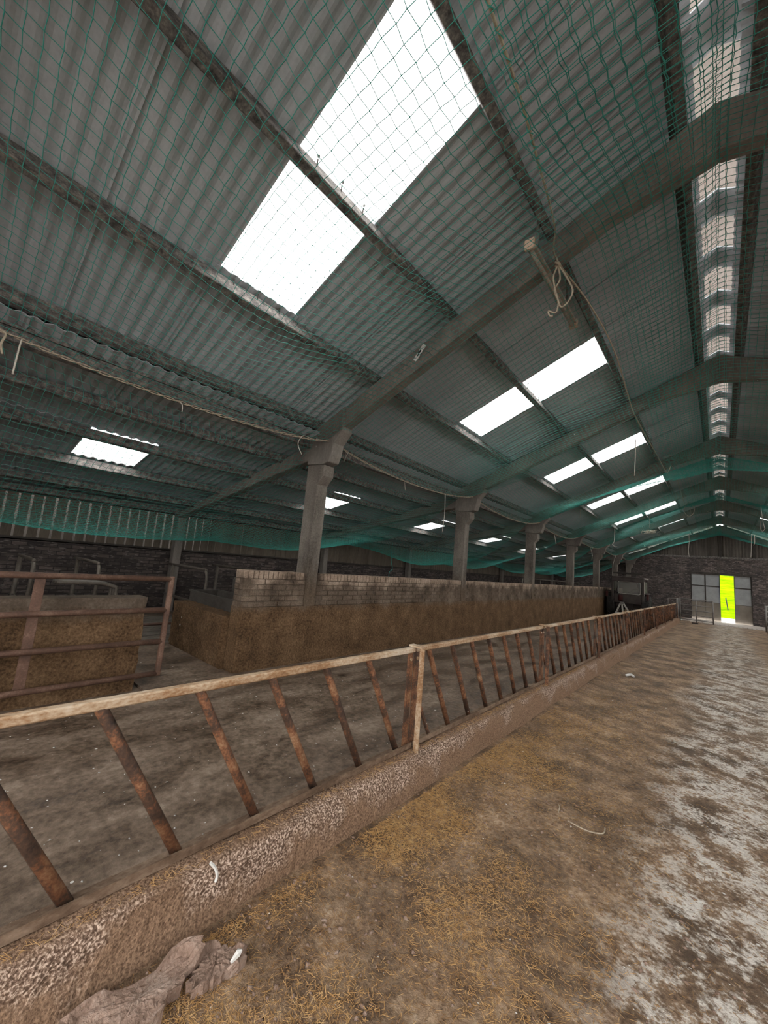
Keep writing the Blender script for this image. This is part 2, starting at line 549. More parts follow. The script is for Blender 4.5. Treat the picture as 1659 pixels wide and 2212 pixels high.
def mat_column():
    t = NT('splashed_concrete_column')
    x, y, z = t.sep()
    mid = t.noise(2.6, 5, 0.65, t.mapping((1, 1, 0.35)))
    fine = t.noise(45, 4, 0.6)
    f = t.math('ADD', t.math('MULTIPLY', mid, 0.65), t.math('MULTIPLY', fine, 0.35))
    upper_tone = t.ramp(f, [(0.34, (0.075, 0.064, 0.054)), (0.5, (0.165, 0.143, 0.122)), (0.68, (0.29, 0.255, 0.22))])
    low = t.ramp(f, [(0.36, (0.05, 0.034, 0.022)), (0.5, (0.11, 0.08, 0.056)), (0.68, (0.2, 0.15, 0.11))])
    c = t.mix(t.ramp(t.math('ADD', t.math('MULTIPLY', z, 0.5), t.math('MULTIPLY', t.math('SUBTRACT', mid, 0.5), 0.3)), [(0.5, 0.0), (0.72, 1.0)]), low, upper_tone)
    c = t.specks(c, 9, 0.12, 0.1)
    t.color(c)
    t.bump(f, 0.6, 0.008)
    t.set(0.9, 0, 0.2)
    return t.m



def mat_bricks():
    t = NT('grimy_brick_lit_top')
    x, y, z = t.sep()
    mid = t.noise(3.0, 5, 0.6)
    fine = t.noise(60, 4, 0.6)
    f = t.math('ADD', t.math('MULTIPLY', mid, 0.6), t.math('MULTIPLY', fine, 0.4))
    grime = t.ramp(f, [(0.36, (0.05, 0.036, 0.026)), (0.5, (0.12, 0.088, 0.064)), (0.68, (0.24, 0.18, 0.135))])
    upper_tone = t.ramp(f, [(0.34, (0.12, 0.085, 0.062)), (0.5, (0.3, 0.22, 0.165)), (0.66, (0.46, 0.36, 0.285))])  # top courses paler: their brighter light is put in the colour, grime below
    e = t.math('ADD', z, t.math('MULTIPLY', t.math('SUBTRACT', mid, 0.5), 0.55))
    c = t.mix(t.ramp(t.math('SUBTRACT', e, 0.6), [(0.48, 0.0), (0.64, 1.0)]), grime, upper_tone)
    c = t.specks(c, 8, 0.12, 0.08)
    t.color(c)
    t.bump(f, 0.7, 0.007)
    t.set(0.9, 0, 0.2)
    return t.m


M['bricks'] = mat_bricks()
M['column'] = mat_column()
M['brick_far'] = mat_brickwall('sooty_brickwork', 'x')
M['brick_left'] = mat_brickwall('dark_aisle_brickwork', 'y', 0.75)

# ------------------------------------------------------------------ key dimensions (metres)
BAY = 4.63
FY = [3.77 + BAY * k for k in range(-1, 7)]          # portal frame lines
Y0, Y1 = -3.2, 31.75                                  # near end, far end wall
XR = 0.08                                             # ridge
XW = -4.67                                            # face of brick wall and columns


def zs(x):
    """underside of the main roof sheeting"""
    return 5.75 + 0.42 * (x if x <= XR else 2 * XR - x)


def zl(x):
    """underside of the aisle roof sheeting"""
    return 3.45 + 0.2 * (x + 4.7)


# ------------------------------------------------------------------ floor
def grid_floor(name, x0, x1, ys, m, zoff=0.0, kind='structure', nx=2):
    mb = MB()
    xs = [x0 + (x1 - x0) * i / nx for i in range(nx + 1)]
    for yv in ys:
        for xv in xs:
            mb.v.append((xv, yv, fz(yv) + zoff))
    for j in range(len(ys) - 1):
        for i in range(nx):
            a = j * (nx + 1) + i
            mb.f.append((a, a + 1, a + nx + 2, a + nx + 1))
    o = mb.build(name, m)
    o['kind'] = kind
    return o


fl = grid_floor('floor', -1.76, 1.91, [Y0, 0, 10, 20, 28.15], M['floor'])
tag(fl, 'feed passage floor of trodden straw, muck and bare concrete')
fl2 = grid_floor('floor', -10.0, -1.75, [Y0, 0, 10, 20, Y1], M['pen'])
tag(fl2, 'scraped wet concrete pen floor left of the feed barrier')
fl3 = grid_floor('floor', 1.9, 4.9, [Y0, 0, 10, 20, Y1], M['pen'])
tag(fl3, 'concrete pen floor on the right of the passage')
ap = grid_floor('floor', -1.76, 1.91, [28.14, Y1], M['slab'], -0.012)
tag(ap, 'pale concrete apron inside the far doorway')
for k in range(18):
    x = -1.3 + 0.178 * k
    mb = MB()
    mb.box(x, x + 0.15, 27.5, 28.3, fz(27.9) - 0.05, fz(27.9) + 0.03)
    mb.build('slat', M['slab'], ap, bevel=0.01)

# ------------------------------------------------------------------ kerb under the feed barrier
def make_kerb(sgn, label):
    ys = list(np.arange(Y0, -0.2, 0.5)) + list(np.arange(-0.2, 6, 0.03)) + list(np.arange(6, 25.7, 0.25))
    prof = [(1.585, -0.03), (1.60, 0.06), (1.61, 0.12), (1.617, 0.17), (1.63, 0.205), (1.66, 0.217), (1.72, 0.22), (1.80, 0.215), (1.83, 0.19), (1.84, 0.08), (1.845, -0.03)]
    n = len(prof)
    mb = MB()
    ph = [random.uniform(0, 6) for _ in range(6)]
    for yv in ys:
        chip = max(0.0, math.sin(yv * 2.3 + ph[0]) * math.sin(yv * 5.1 + ph[1]) - 0.45) * 0.05
        for i, (u, w) in enumerate(prof):
            j = random.uniform(-1, 1) * (0.004 if 0 < i < n - 1 else 0.0)
            du = 0.008 * math.sin(yv * 3.1 + ph[2] + i) + 0.004 * math.sin(yv * 11 + i * 2)
            dw = 0.006 * math.sin(yv * 4.7 + ph[3] + i * 0.7)
            if i in (3, 4, 5):
                dw -= chip; du += chip * 0.6
            mb.v.append((sgn * (u + du + j), yv, fz(yv) + w + dw + j))
    for j in range(len(ys) - 1):
        for i in range(n - 1):
            a = j * n + i
            mb.f.append((a, a + 1, a + n + 1, a + n))
    mb.f.append(tuple(range(n))); mb.f.append(tuple((len(ys) - 1) * n + i for i in range(n)))
    return tag(mb.build('concrete_kerb', M['kerb'], smooth=False), label, 'kerb')


make_kerb(-1, 'rough concrete kerb under the left feed barrier')
make_kerb(1, 'rough concrete kerb along the right edge of the passage')


# ------------------------------------------------------------------ feed barriers
def feed_panel(sgn, y0, y1, off, sp, nb, label, group):
    X = sgn * 1.745
    zt0, zt1 = 0.915 + fz(y0) * 0.8, 0.915 + fz(y1) * 0.8
    zb0, zb1 = 0.238 + fz(y0), 0.238 + fz(y1)
    t = thing('feed_barrier_panel', (X, (y0 + y1) / 2, zb0 - 0.02), label, 'fence panel', group)
    ya, yb = y0 + 0.012, y1 - 0.012
    MB().bar((X, ya, zt0 - 0.014), (X, yb, zt1 - 0.014), 0.036, 0.044).build('top_rail', M['rail'], t, bevel=0.006)
    b = MB()
    b.bar((X, ya, zb0 - 0.004), (X, yb, zb1 - 0.004), 0.012, 0.07)
    b.bar((X - sgn * 0.033, ya, zb0 + 0.01), (X - sgn * 0.033, yb, zb1 + 0.01), 0.032, 0.008)
    b.build('bottom_rail', M['sill'], t)

    def zt(y): return zt0 + (zt1 - zt0) * (y - y0) / (y1 - y0) - 0.03
    def zb(y): return zb0 + (zb1 - zb0) * (y - y0) / (y1 - y0)
    for k in range(nb):
        yt = y0 + off + sp * k
        ybm = yt + 0.365
        if ybm > y1 - 0.05:
            break
        MB().tube([(X, yt - 0.012, zt(yt) + 0.02), (X, yt, zt(yt)), (X + random.uniform(-.004, .004), (yt + ybm) / 2, (zt(yt) + zb(ybm)) / 2), (X, ybm, zb(ybm))], 0.0215, 10).build('bar', M['bar'], t, smooth=True)
    # flat end uprights bolted to the neighbouring panel
    for yy in (ya + 0.02, yb - 0.035):
        u = MB()
        u.box(X - 0.006, X + 0.006, yy - 0.028, yy + 0.028, zb(yy), zt(yy) + 0.02)
        uo = u.build('upright', M['bar'], t)
        MB().lathe([(0.0, -0.012), (0.012, -0.012), (0.012, 0.012), (0.0, 0.012)], (X, yy, zt(yy) - 0.05), 'x', 8).build('bolt', M['rail'], uo)
    MB().bar((X, ya + 0.05, zb(y0) + 0.33), (X, ya + 0.25, zb(y0)), 0.02, 0.02).build('brace', M['bar'], t)


FPOST = [-3.14, -0.34, 2.46, 5.25, 8.06, 10.86, 13.66, 16.46, 19.26, 22.06, 25.0]
for sgn, side in ((-1, 'left'), (1, 'right')):
    for i in range(len(FPOST) - 1):
        if sgn > 0 and False:
            continue
        off, sp = ((0.1, 0.365) if i == 1 else (0.19, 0.35))
        if sgn < 0:
            lab = ('rusty slant-bar feed barrier panel behind the viewer on the left kerb' if i == 0 else
                   'nearest rusty slant-bar feed barrier panel with pale scuffed top rail' if i == 1 else
                   '%s rusty feed barrier panel along the left kerb, counting from the nearest' % ORD[i - 1])
        else:
            lab = '%s feed barrier panel on the right kerb, from the near end' % ORD[i]
        feed_panel(sgn, FPOST[i], FPOST[i + 1], off, sp, 8, lab, 'feed barrier panels on the %s kerb' % side)
    for i, yv in enumerate(FPOST[1:]):
        X = sgn * 1.675
        zt = 0.925 + fz(yv) * 0.8
        lab = (('narrow rusty post between the two nearest feed barrier panels' if i == 1 else
                '%s fence post from the near end of the left kerb' % ORD[i]) if sgn < 0 else
               '%s fence post from the near end of the right kerb' % ORD[i])
        p = thing('fence_post', (X, yv, fz(yv) + 0.05), lab, 'post', 'fence posts of the %s feed barrier' % side)
        a = MB()
        a.prism([(X - 0.02, yv - 0.004), (X + 0.02, yv - 0.004), (X + 0.02, yv + 0.006), (X - 0.01, yv + 0.006), (X - 0.01, yv + 0.028), (X - 0.02, yv + 0.028)], 'z', fz(yv) + 0.06, zt)
        a.build('post', M['rail'] if i in (0, 1) else M['bar'], p)
        c = MB(); c.box(X - sgn * 0.1 if sgn < 0 and False else min(X, sgn * 1.78), max(X + 0.0, sgn * 1.745) if sgn > 0 else X + 0.02, yv - 0.03, yv + 0.03, zt - 0.004, zt + 0.008)
        c.build('cap_plate', M['rail'], p)

# ------------------------------------------------------------------ straw and litter lying on the passage floor
def straw_field(name, n, sampler, m, label, rmin=0.0009, rmax=0.0017, lmin=0.015, lmax=0.055, zoff=0.002):
    P = sampler(n)
    n = len(P)
    ang = RNG.uniform(0, 2 * np.pi, n)
    ln = RNG.uniform(lmin, lmax, n) / 2
    tilt = RNG.normal(0, 0.22, n)
    rr = RNG.uniform(rmin, rmax, n)
    d = np.stack([np.cos(ang) * np.cos(tilt), np.sin(ang) * np.cos(tilt), np.sin(tilt)], 1)
    s = np.stack([-np.sin(ang), np.cos(ang), np.zeros(n)], 1)
    q = np.cross(d, s)
    c = P.copy(); c[:, 2] += zoff + rr + np.abs(np.sin(tilt)) * ln * 0.8
    vs = []
    for e in (-1, 1):
        for k in range(3):
            a = 2 * np.pi * k / 3 + 0.5
            vs.append(c + d * (ln * e)[:, None] + (s * np.cos(a) + q * np.sin(a)) * rr[:, None])
    V = np.stack(vs, 1).reshape(-1, 3)
    b = (np.arange(n) * 6)[:, None]
    F = np.concatenate([b + np.array([[0, 1, 4, 3]]), b + np.array([[1, 2, 5, 4]]), b + np.array([[2, 0, 3, 5]])])
    o = quick_mesh(name, V, F, m)
    tag(o, label, 'straw', kind='stuff')
    return o


def samp_gold(n):
    # golden chaff is thickest in a drift beside the kerb
    y = -0.4 + RNG.gamma(2.0, 1.15, n * 3)
    x = -1.55 + np.abs(RNG.normal(0.0, 0.5, n * 3))
    k = np.sin(x * 3.1 + y * 1.7) * np.sin(x * 1.3 - y * 2.9 + 1) + 0.5 * np.sin(x * 9.0 + y * 4.1) * np.sin(y * 7.3 - x * 5.2) + RNG.normal(0, 0.42, n * 3)
    ok = (k > 0.08) & (x < 0.3) & (y < 9)
    p = np.stack([x, y, fz(y)], 1)[ok][:n]
    return p


def samp_all(n):
    y = -0.8 + RNG.gamma(1.6, 2.0, n * 2)
    x = RNG.uniform(-1.58, 1.2, n * 2)
    ok = (RNG.uniform(0, 1, n * 2) < np.where(x < -0.35, 1.0, 0.28)) & (y < 12)
    return np.stack([x, y, fz(y)], 1)[ok][:n]


straw_field('chaff', 36000, samp_gold, M['straw'], 'golden chopped straw drifted along the foot of the kerb', 0.0005, 0.0011, 0.007, 0.030)
straw_field('chaff', 30000, samp_all, M['straw_dark'], 'brown trodden straw scattered over the passage floor', 0.0005, 0.0012, 0.006, 0.028)


def samp_kerb(n):
    y = RNG.uniform(0.2, 7, n)
    return np.stack([RNG.uniform(-1.69, -1.64, n), y, fz(y) + 0.222], 1)


straw_field('chaff', 900, samp_kerb, M['straw'], 'wisps of straw caught on top of the left kerb', 0.0005, 0.0011, 0.012, 0.045)


def crumbs(name, pts, m, label, r0=0.002, r1=0.007, flat=0.5, cat='litter'):
    n = len(pts)
    octv = np.array([(1, 0, 0), (0, 1, 0), (-1, 0, 0), (0, -1, 0), (0, 0, 1), (0, 0, -0.4)], float)
    octf = np.array([(0, 1, 4), (1, 2, 4), (2, 3, 4), (3, 0, 4), (1, 0, 5), (2, 1, 5), (3, 2, 5), (0, 3, 5)])
    r = RNG.uniform(r0, r1, n)
    sc = np.stack([r * RNG.uniform(.6, 1.8, n), r * RNG.uniform(.6, 1.4, n), r * flat], 1)
    V = (octv[None] * sc[:, None] * RNG.uniform(.7, 1.2, (n, 6, 1)) + pts[:, None]).reshape(-1, 3)
    F = ((np.arange(n) * 6)[:, None, None] + octf[None]).reshape(-1, 3)
    o = quick_mesh(name, V, F, m)
    tag(o, label, cat, kind='stuff')
    return o


yv = 0.3 + RNG.exponential(2.2, 420); xv = RNG.uniform(-1.55, 1.0, 420)
crumbs('chalk_crumbs', np.stack([xv, yv, fz(yv) + 0.001], 1), M['white_scrap'], 'tiny white crumbs scattered over the passage floor', 0.0015, 0.006)
yv = RNG.uniform(0.2, 12, 1100); xv = RNG.uniform(-4.4, -1.95, 1100)
crumbs('droppings', np.stack([xv, yv, fz(yv) + 0.001], 1), M['white_scrap'], 'white bird droppings spotting the pen floor', 0.002, 0.008, 0.25)
yv = 0.2 + RNG.exponential(2.5, 2600); xv = RNG.uniform(-1.58, 1.3, 2600)
crumbs('muck_crumbs', np.stack([xv, yv, fz(yv)], 1), M['crust'], 'small brown crumbs of muck over the passage floor', 0.003, 0.014, 0.6)

# ------------------------------------------------------------------ brick wall between pen and aisle
wallb = thing('wall_middle', (XW, 2.66, 0), 'long dung-stained brick wall under the concrete columns', kind='structure')
WT = 0.215
mb = MB()
core = []
# solid core, its face 12 mm behind the brick faces above the render line
mb.box(XW - WT + 0.012, XW - 0.012, 2.672, Y1, -0.25, 1.262)
mb.build('core', M['wall'], wallb)
mb = MB()
mb.box(XW - 0.03, XW + 0.016, 2.66, Y1, -0.26, 0.79)
mb.build('render_coat', M['wall'], wallb)
mb = MB()
mb.box(XW - WT, XW, 2.655, 2.68, -0.05, 0.80)
mb.build('render_coat', M['wall'], wallb)


def brick_mesh(name, ly, lx, lz):
    b = MB()
    b.box(-lx, 0, -ly / 2, ly / 2, -lz / 2, lz / 2)
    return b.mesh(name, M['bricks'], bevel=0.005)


bm_str = [brick_mesh('stretcher', 0.213 + d, 0.1, 0.064 + e) for d, e in ((0, 0), (-0.004, 0.001), (0.002, -0.003))]
bm_row = [brick_mesh('rowlock', 0.063 + d, 0.2, 0.104 + e) for d, e in ((0, 0), (-0.004, -0.004), (0.003, 0.002))]
rest = MB()
YB = 7.4


def near_col(y, half):
    return any(abs(y - c) < 0.105 + half for c in FY)


for r in range(7):
    if r == 6:
        pitch_, half, lz, zc = 0.075, 0.032, 0.104, 1.218
    else:
        pitch_, half, lz, zc = 0.225, 0.107, 0.064, 1.218 - 0.052 - 0.01 - 0.032 - 0.075 * (5 - r) - 0.0
    y = 2.66 + half + (0.1125 if (r % 2 and r < 6) else 0.0)
    while y < Y1 - 0.1:
        if not near_col(y, half):
            dx = random.uniform(-0.004, 0.004)
            if y < YB:
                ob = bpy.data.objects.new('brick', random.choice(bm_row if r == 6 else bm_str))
                link(ob, wallb)
                ob.location = (dx, y - 2.66, zc)
                ob.rotation_euler = (random.uniform(-.012, .012), random.uniform(-.01, .01), random.uniform(-.01, .01))
            else:
                rest.box(XW - 0.1, XW + dx, y - half, y + half, zc - lz / 2, zc + lz / 2)
        y += pitch_
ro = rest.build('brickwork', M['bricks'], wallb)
ro['kind'] = 'stuff'
# end face bricks of the wall
for r in range(7):
    zc = (1.218 if r == 6 else 1.124 - 0.075 * (5 - r)); lz = 0.104 if r == 6 else 0.064
    e = MB(); e.box(XW - WT + 0.0, XW - 0.105, 2.664, 2.7, zc - lz / 2, zc + lz / 2)
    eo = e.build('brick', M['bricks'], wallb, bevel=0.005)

# low stub wall returning from the end of the brick wall, and the low wall by the gate
def rough_block(name, x0, x1, y0, y1, z0, z1, m, step=0.07, amp=0.010, seed=1):
    """rendered wall block with uneven faces and worn edges"""
    rnd = random.Random(seed)
    b = bmesh.new()
    bmesh.ops.create_cube(b, size=1.0)
    for v in b.verts:
        v.co = Vector((x0 if v.co.x < 0 else x1, y0 if v.co.y < 0 else y1, z0 if v.co.z < 0 else z1))
    for ax, L in ((0, x1 - x0), (1, y1 - y0), (2, z1 - z0)):
        n = int(L / step)
        lo = (x0, y0, z0)[ax]
        for k in range(1, n):
            no = Vector((0, 0, 0)); no[ax] = 1
            co = Vector((0, 0, 0)); co[ax] = lo + L * k / n
            bmesh.ops.bisect_plane(b, geom=b.verts[:] + b.edges[:] + b.faces[:], plane_co=co, plane_no=no)
    for v in b.verts:
        ex = sum([abs(v.co.x - x0) < 1e-4 or abs(v.co.x - x1) < 1e-4, abs(v.co.y - y0) < 1e-4 or abs(v.co.y - y1) < 1e-4, abs(v.co.z - z1) < 1e-4])
        c = Vector(((x0 + x1) / 2, (y0 + y1) / 2, v.co.z - 0.02))
        if ex >= 2:
            v.co += (c - v.co).normalized() * rnd.uniform(0.006, 0.02)
        v.co += Vector((rnd.uniform(-1, 1), rnd.uniform(-1, 1), rnd.uniform(-1, 1) * 0.7)) * amp * 0.5
    me = bpy.data.meshes.new(name)
    b.to_mesh(me); b.free()
    me.materials.append(m)
    o = bpy.data.objects.new(name, me)
    return link(o)


o = rough_block('wall_stub', -6.5, -4.9, 2.57, 2.82, -0.04, 0.655, M['wall'], seed=3)
tag(o, 'low rough stub wall behind the end of the brick wall', kind='structure')
o = rough_block('wall_gateside', -4.86, -4.61, -4.5, 1.56, -0.04, 0.935, M['wall'], step=0.1, seed=5)
tag(o, 'low dung-caked wall behind the rusty gate', kind='structure')

# ------------------------------------------------------------------ concrete portal frames
def portal(i, yc):
    hw = 0.105
    lab = ('concrete portal frame behind the viewer' if i == 0 else
           'nearest concrete portal frame, its column standing in the brick wall' if i == 1 else
           'concrete portal frame against the far gable wall' if i == 7 else
           '%s concrete portal frame counting away from the nearest' % ORD[i - 1])
    t = thing('portal_frame', (XW, yc, fz(yc) - 0.02), lab, 'portal frame', 'concrete portal frames of the barn')
    for s in (-1, 1):
        def X(x): return x if s < 0 else 2 * XR - x
        c = MB()
        prof = [(X(-4.93), fz(yc) - 0.1), (X(-4.668), fz(yc) - 0.1), (X(-4.65), 2.63), (X(-4.53), 2.76), (X(-4.53), 2.93), (X(-4.93), 2.96)]
        c.prism(prof, 'y', yc - hw, yc + hw)
        c.build('column', M['column'], t, bevel=0.008)
        h = MB()
        h.prism([(X(-4.96), 2.97), (X(-4.58), 2.94), (X(-4.44), 2.97), (X(-4.39), 3.08), (X(-4.36), 3.25), (X(-4.2), 3.42), (X(-4.2), 3.80), (X(-4.96), 3.49)], 'y', yc - hw, yc + hw)
        h.build('haunch', M['concrete_frame'], t, bevel=0.01)
        r = MB()
        zu = lambda x: 5.27 + 0.42 * x
        r.prism([(X(-4.22), zu(-4.22) - 0.02), (X(-0.75), zu(-0.75)), (XR, zu(-0.2) - 0.06), (XR, zu(XR) + 0.29), (X(-4.22), zu(-4.22) + 0.29)], 'y', yc - 0.085, yc + 0.085)
        r.build('rafter', M['concrete_frame'], t, bevel=0.012)
    # aisle rafter running down to the left wall
    a = MB()
    za = lambda x: 3.45 + 0.2 * (x + 4.7)
    a.prism([(-4.9, za(-4.9) - 0.36), (-5.6, za(-5.6) - 0.32), (-8.6, za(-8.6) - 0.26), (-9.98, za(-9.98) - 0.22), (-9.98, za(-9.98) - 0.09), (-4.9, za(-4.9) - 0.09)], 'y', yc - 0.085, yc + 0.085)
    a.build('aisle_rafter', M['concrete_frame'], t, bevel=0.01)
    p = MB(); p.box(-9.97, -9.78, yc - 0.09, yc + 0.09, fz(yc) - 0.05, za(-9.98) - 0.2)
    p.build('aisle_post', M['concrete_frame'], t, bevel=0.01)
    return t


for i, yc in enumerate(FY):
    portal(i, yc)

# ------------------------------------------------------------------ roof: sheets, purlins, skylights
MOD = 0.926


def sheet_mesh(name, length, m, width=0.965, ncor=7, seg=6, amp=0.0125, th=0.007):
    """corrugated sheet: local +x runs up the slope, local y across the corrugations"""
    mb = MB()
    n = ncor * seg
    rows = []
    for zo in (0.0, th):
        for xx in (0.0, length):
            for k in range(n + 1):
                yy = width * k / n
                mb.v.append((xx, yy, amp * (1 - math.cos(2 * math.pi * k / seg)) + zo))
    N = n + 1
    for k in range(n):
        mb.f.append((k, k + 1, N + k + 1, N + k))
        mb.f.append((2 * N + k + 1, 2 * N + k, 3 * N + k, 3 * N + k + 1))
        mb.f.append((k + 1, k, 2 * N + k, 2 * N + k + 1))
        mb.f.append((N + k, N + k + 1, 3 * N + k + 1, 3 * N + k))
    return mb.mesh(name, m, smooth=False)


win_n = [0]


def roof_slope(label, xs_, zf, yorg, dirx, sky_rows, sky_every, sky_idx, flip, skylab):
    """xs_: row boundaries from the eave to the ridge; sheets are parts of one ceiling object"""
    root = thing('ceiling', (xs_[0], yorg, zf(xs_[0])), label, kind='structure')
    n0 = int(math.floor((Y0 - yorg) / MOD))
    n1 = int(math.ceil((Y1 + 0.2 - yorg) / MOD))
    skies = {}
    for r in range(len(xs_) - 1):
        xa, xb = xs_[r], xs_[r + 1]
        za, zb_ = zf(xa), zf(xb)
        run, rise = abs(xb - xa), zb_ - za
        ang = math.atan2(rise, run)
        L = math.hypot(run, rise) + (0.10 if r < len(xs_) - 2 else 0.0)
        ms, mp = sheet_mesh('sheet', L, M['sheet']), sheet_mesh('pane', L, M['pane'])
        for n in range(n0, n1):
            isky = r in sky_rows and (n - sky_idx) % sky_every == 0 and n >= -3
            y = yorg + MOD * n
            if isky:
                key = n
                if key not in skies:
                    win_n[0] += 1
                    w = thing('window_%d' % win_n[0], (xa, y, za), skylab(len(skies)), kind='structure')
                    skies[key] = w
                par, nm, me = skies[key], 'pane', mp
            else:
                par, nm, me = root, 'sheet', ms
            ob = bpy.data.objects.new(nm, me)
            link(ob, par)
            lift = 0.014 * (r % 2) + random.uniform(0, 0.003)
            if dirx > 0:      # slope rises toward +x
                mw = Matrix.Translation((xa, y, za + lift)) @ Matrix.Rotation(-ang, 4, 'Y')
            else:             # slope rises toward -x
                mw = Matrix.Translation((xa, y + 0.965, za + lift)) @ Matrix.Rotation(math.pi, 4, 'Z') @ Matrix.Rotation(-ang, 4, 'Y')
            ob.matrix_basis = Matrix.Translation(-Vector(par.location)) @ mw
    return root


def purlins(root, xs_, zf, w, d, slope):
    for x in xs_:
        z1 = zf(x) - 0.004
        b = MB()
        tilt = math.atan(slope)
        s = Vector((-math.sin(tilt), 0, math.cos(tilt)))
        cx = Vector((x, 0, z1)) - s * (d / 2)
        b.bar((cx.x, Y0, cx.z), (cx.x, Y1 + 0.1, cx.z), d, w, side=s)
        # ragged bolt ends under the purlin
        b.build('purlin', M['purlin'], root, bevel=0.006)


rows = [-5.02, -3.70, -2.47, -1.31, -0.06]
roofL = roof_slope('corrugated fibre cement roof slope over the left pen', rows, zs, -0.512, 1, (1, 2), 5, 2, False,
                   lambda k: '%s white translucent skylight up the left roof slope' % ('nearest' if k == 1 else ORD[k - 1] if k > 1 else 'unseen rearmost'))
purlins(roofL, (-4.86, -3.70, -2.47, -1.31, -0.22), zs, 0.085, 0.17, 0.42)
for n in range(0, 3):
    for xx in (-3.70, -2.47):
        for j in range(3):
            yy = -0.512 + MOD * (2 + 5 * n) + 0.2 + 0.27 * j
            b = MB(); b.tube([(xx + 0.06, yy, zs(xx) + 0.03), (xx + 0.055, yy, zs(xx) - 0.13)], 0.006, 6); b.lathe([(0.0, 0.0), (0.016, 0.0), (0.016, 0.012), (0.0, 0.012)], (xx + 0.06, yy, zs(xx) + 0.055), 'z', 8)
            b.build('hook_bolt', M['dark_timber'], roofL)
rowsR = [2 * XR - x for x in rows]
roofR = roof_slope('corrugated fibre cement roof slope right of the ridge', rowsR, zs, -0.512, -1, (1, 2), 5, 2, True,
                   lambda k: '%s translucent skylight on the right roof slope from the near end' % ORD[k])
purlins(roofR, [2 * XR - x for x in (-4.86, -3.70, -2.47, -1.31, -0.22)], zs, 0.085, 0.17, -0.42)
rowsA = [-10.25, -9.1, -7.92, -6.72, -4.72]
roofA = roof_slope('corrugated fibre cement roof of the left side aisle', rowsA, zl, -0.73, 1, (2,), 5, 2, False,
                   lambda k: '%s skylight in the low aisle roof from the near end' % ORD[k])
purlins(roofA, (-9.85, -9.1, -7.92, -6.72, -5.75, -4.98), zl, 0.08, 0.14, 0.2)

b = MB(); b.box(-4.96, -4.93, Y0, Y1, 3.40, 3.70); b.build('filler_board', M['purlin'], roofA)
b = MB(); b.box(5.05, 5.08, Y0, Y1, 3.4, 3.70); b.build('filler_board', M['purlin'], roofR)
# ridge: closed ridge pieces alternate with open slots, a raised canopy above
k = 0
y = 4.0 - 0.94 * 10
while y < Y1:
    b = MB()
    b.prism([(-0.20, zs(-0.20) + 0.05), (XR, zs(XR) + 0.07), (0.36, zs(0.36) + 0.05), (0.36, zs(0.36) + 0.062), (XR, zs(XR) + 0.084), (-0.20, zs(-0.20) + 0.062)], 'y', y, y + 0.40)
    b.build('ridge_piece', M['sheet'], roofL)
    y += 0.94
b = MB()
arc = [(XR + 0.33 * math.cos(a), zs(XR) + 0.20 + 0.13 * math.sin(a)) for a in np.linspace(math.pi, 0, 9)]
b.prism(arc + [(u * 0.96 + XR * 0.04, w - 0.012) for u, w in reversed(arc)], 'y', Y0, Y1)
b.build('ridge_canopy', M['ridge'], roofL)

# ------------------------------------------------------------------ end walls and side walls
wf = thing('wall_far', (0, Y1, fz(Y1)), 'sooty brick gable wall at the far end', kind='structure')
ZF = -0.35
b = MB(); b.box(-10.1, -1.42, Y1, Y1 + 0.22, ZF, 3.66); b.build('brickwork', M['brick_far'], wf)
b = MB(); b.box(1.42, 5.0, Y1, Y1 + 0.22, ZF, 3.66); b.build('brickwork', M['brick_far'], wf)
b = MB(); b.box(-1.42, 1.42, Y1, Y1 + 0.22, 2.58, 3.66); b.build('brickwork', M['brick_far'], wf)
b = MB(); b.box(-1.7, 1.7, Y1 - 0.015, Y1 + 0.05, 2.60, 2.72); b.build('lintel', M['dark_timber'], wf, bevel=0.01)
b = MB(); b.box(-4.6, 4.76, Y1 - 0.05, Y1 + 0.02, 3.60, 3.72); b.build('wall_plate', M['purlin'], wf, bevel=0.01)
# vertical corrugated gable sheeting, stopping short of the roof so daylight shows
xs_ = np.arange(-4.75, 4.92, 0.03)
vs, fs = [], []
for i, x in enumerate(xs_):
    yy = Y1 + 0.06 + 0.018 * math.cos(2 * math.pi * x / 0.146)
    top = max(3.7, zs(x) - 0.075 + 0.03 * math.sin(x * 2.1))
    vs += [(x, yy, 3.62), (x, yy, top)]
for i in range(len(xs_) - 1):
    fs.append((2 * i, 2 * i + 2, 2 * i + 3, 2 * i + 1))
b = MB(); b.add(vs, fs); b.build('cladding', M['cladding'], wf)
for x in (-3.0, -1.45, 0.08, 1.6, 3.15):
    b = MB(); b.box(x - 0.05, x + 0.05, Y1 - 0.05, Y1 + 0.03, 3.7, zs(x) - 0.06); b.build('gable_post', M['dark_timber'], wf)

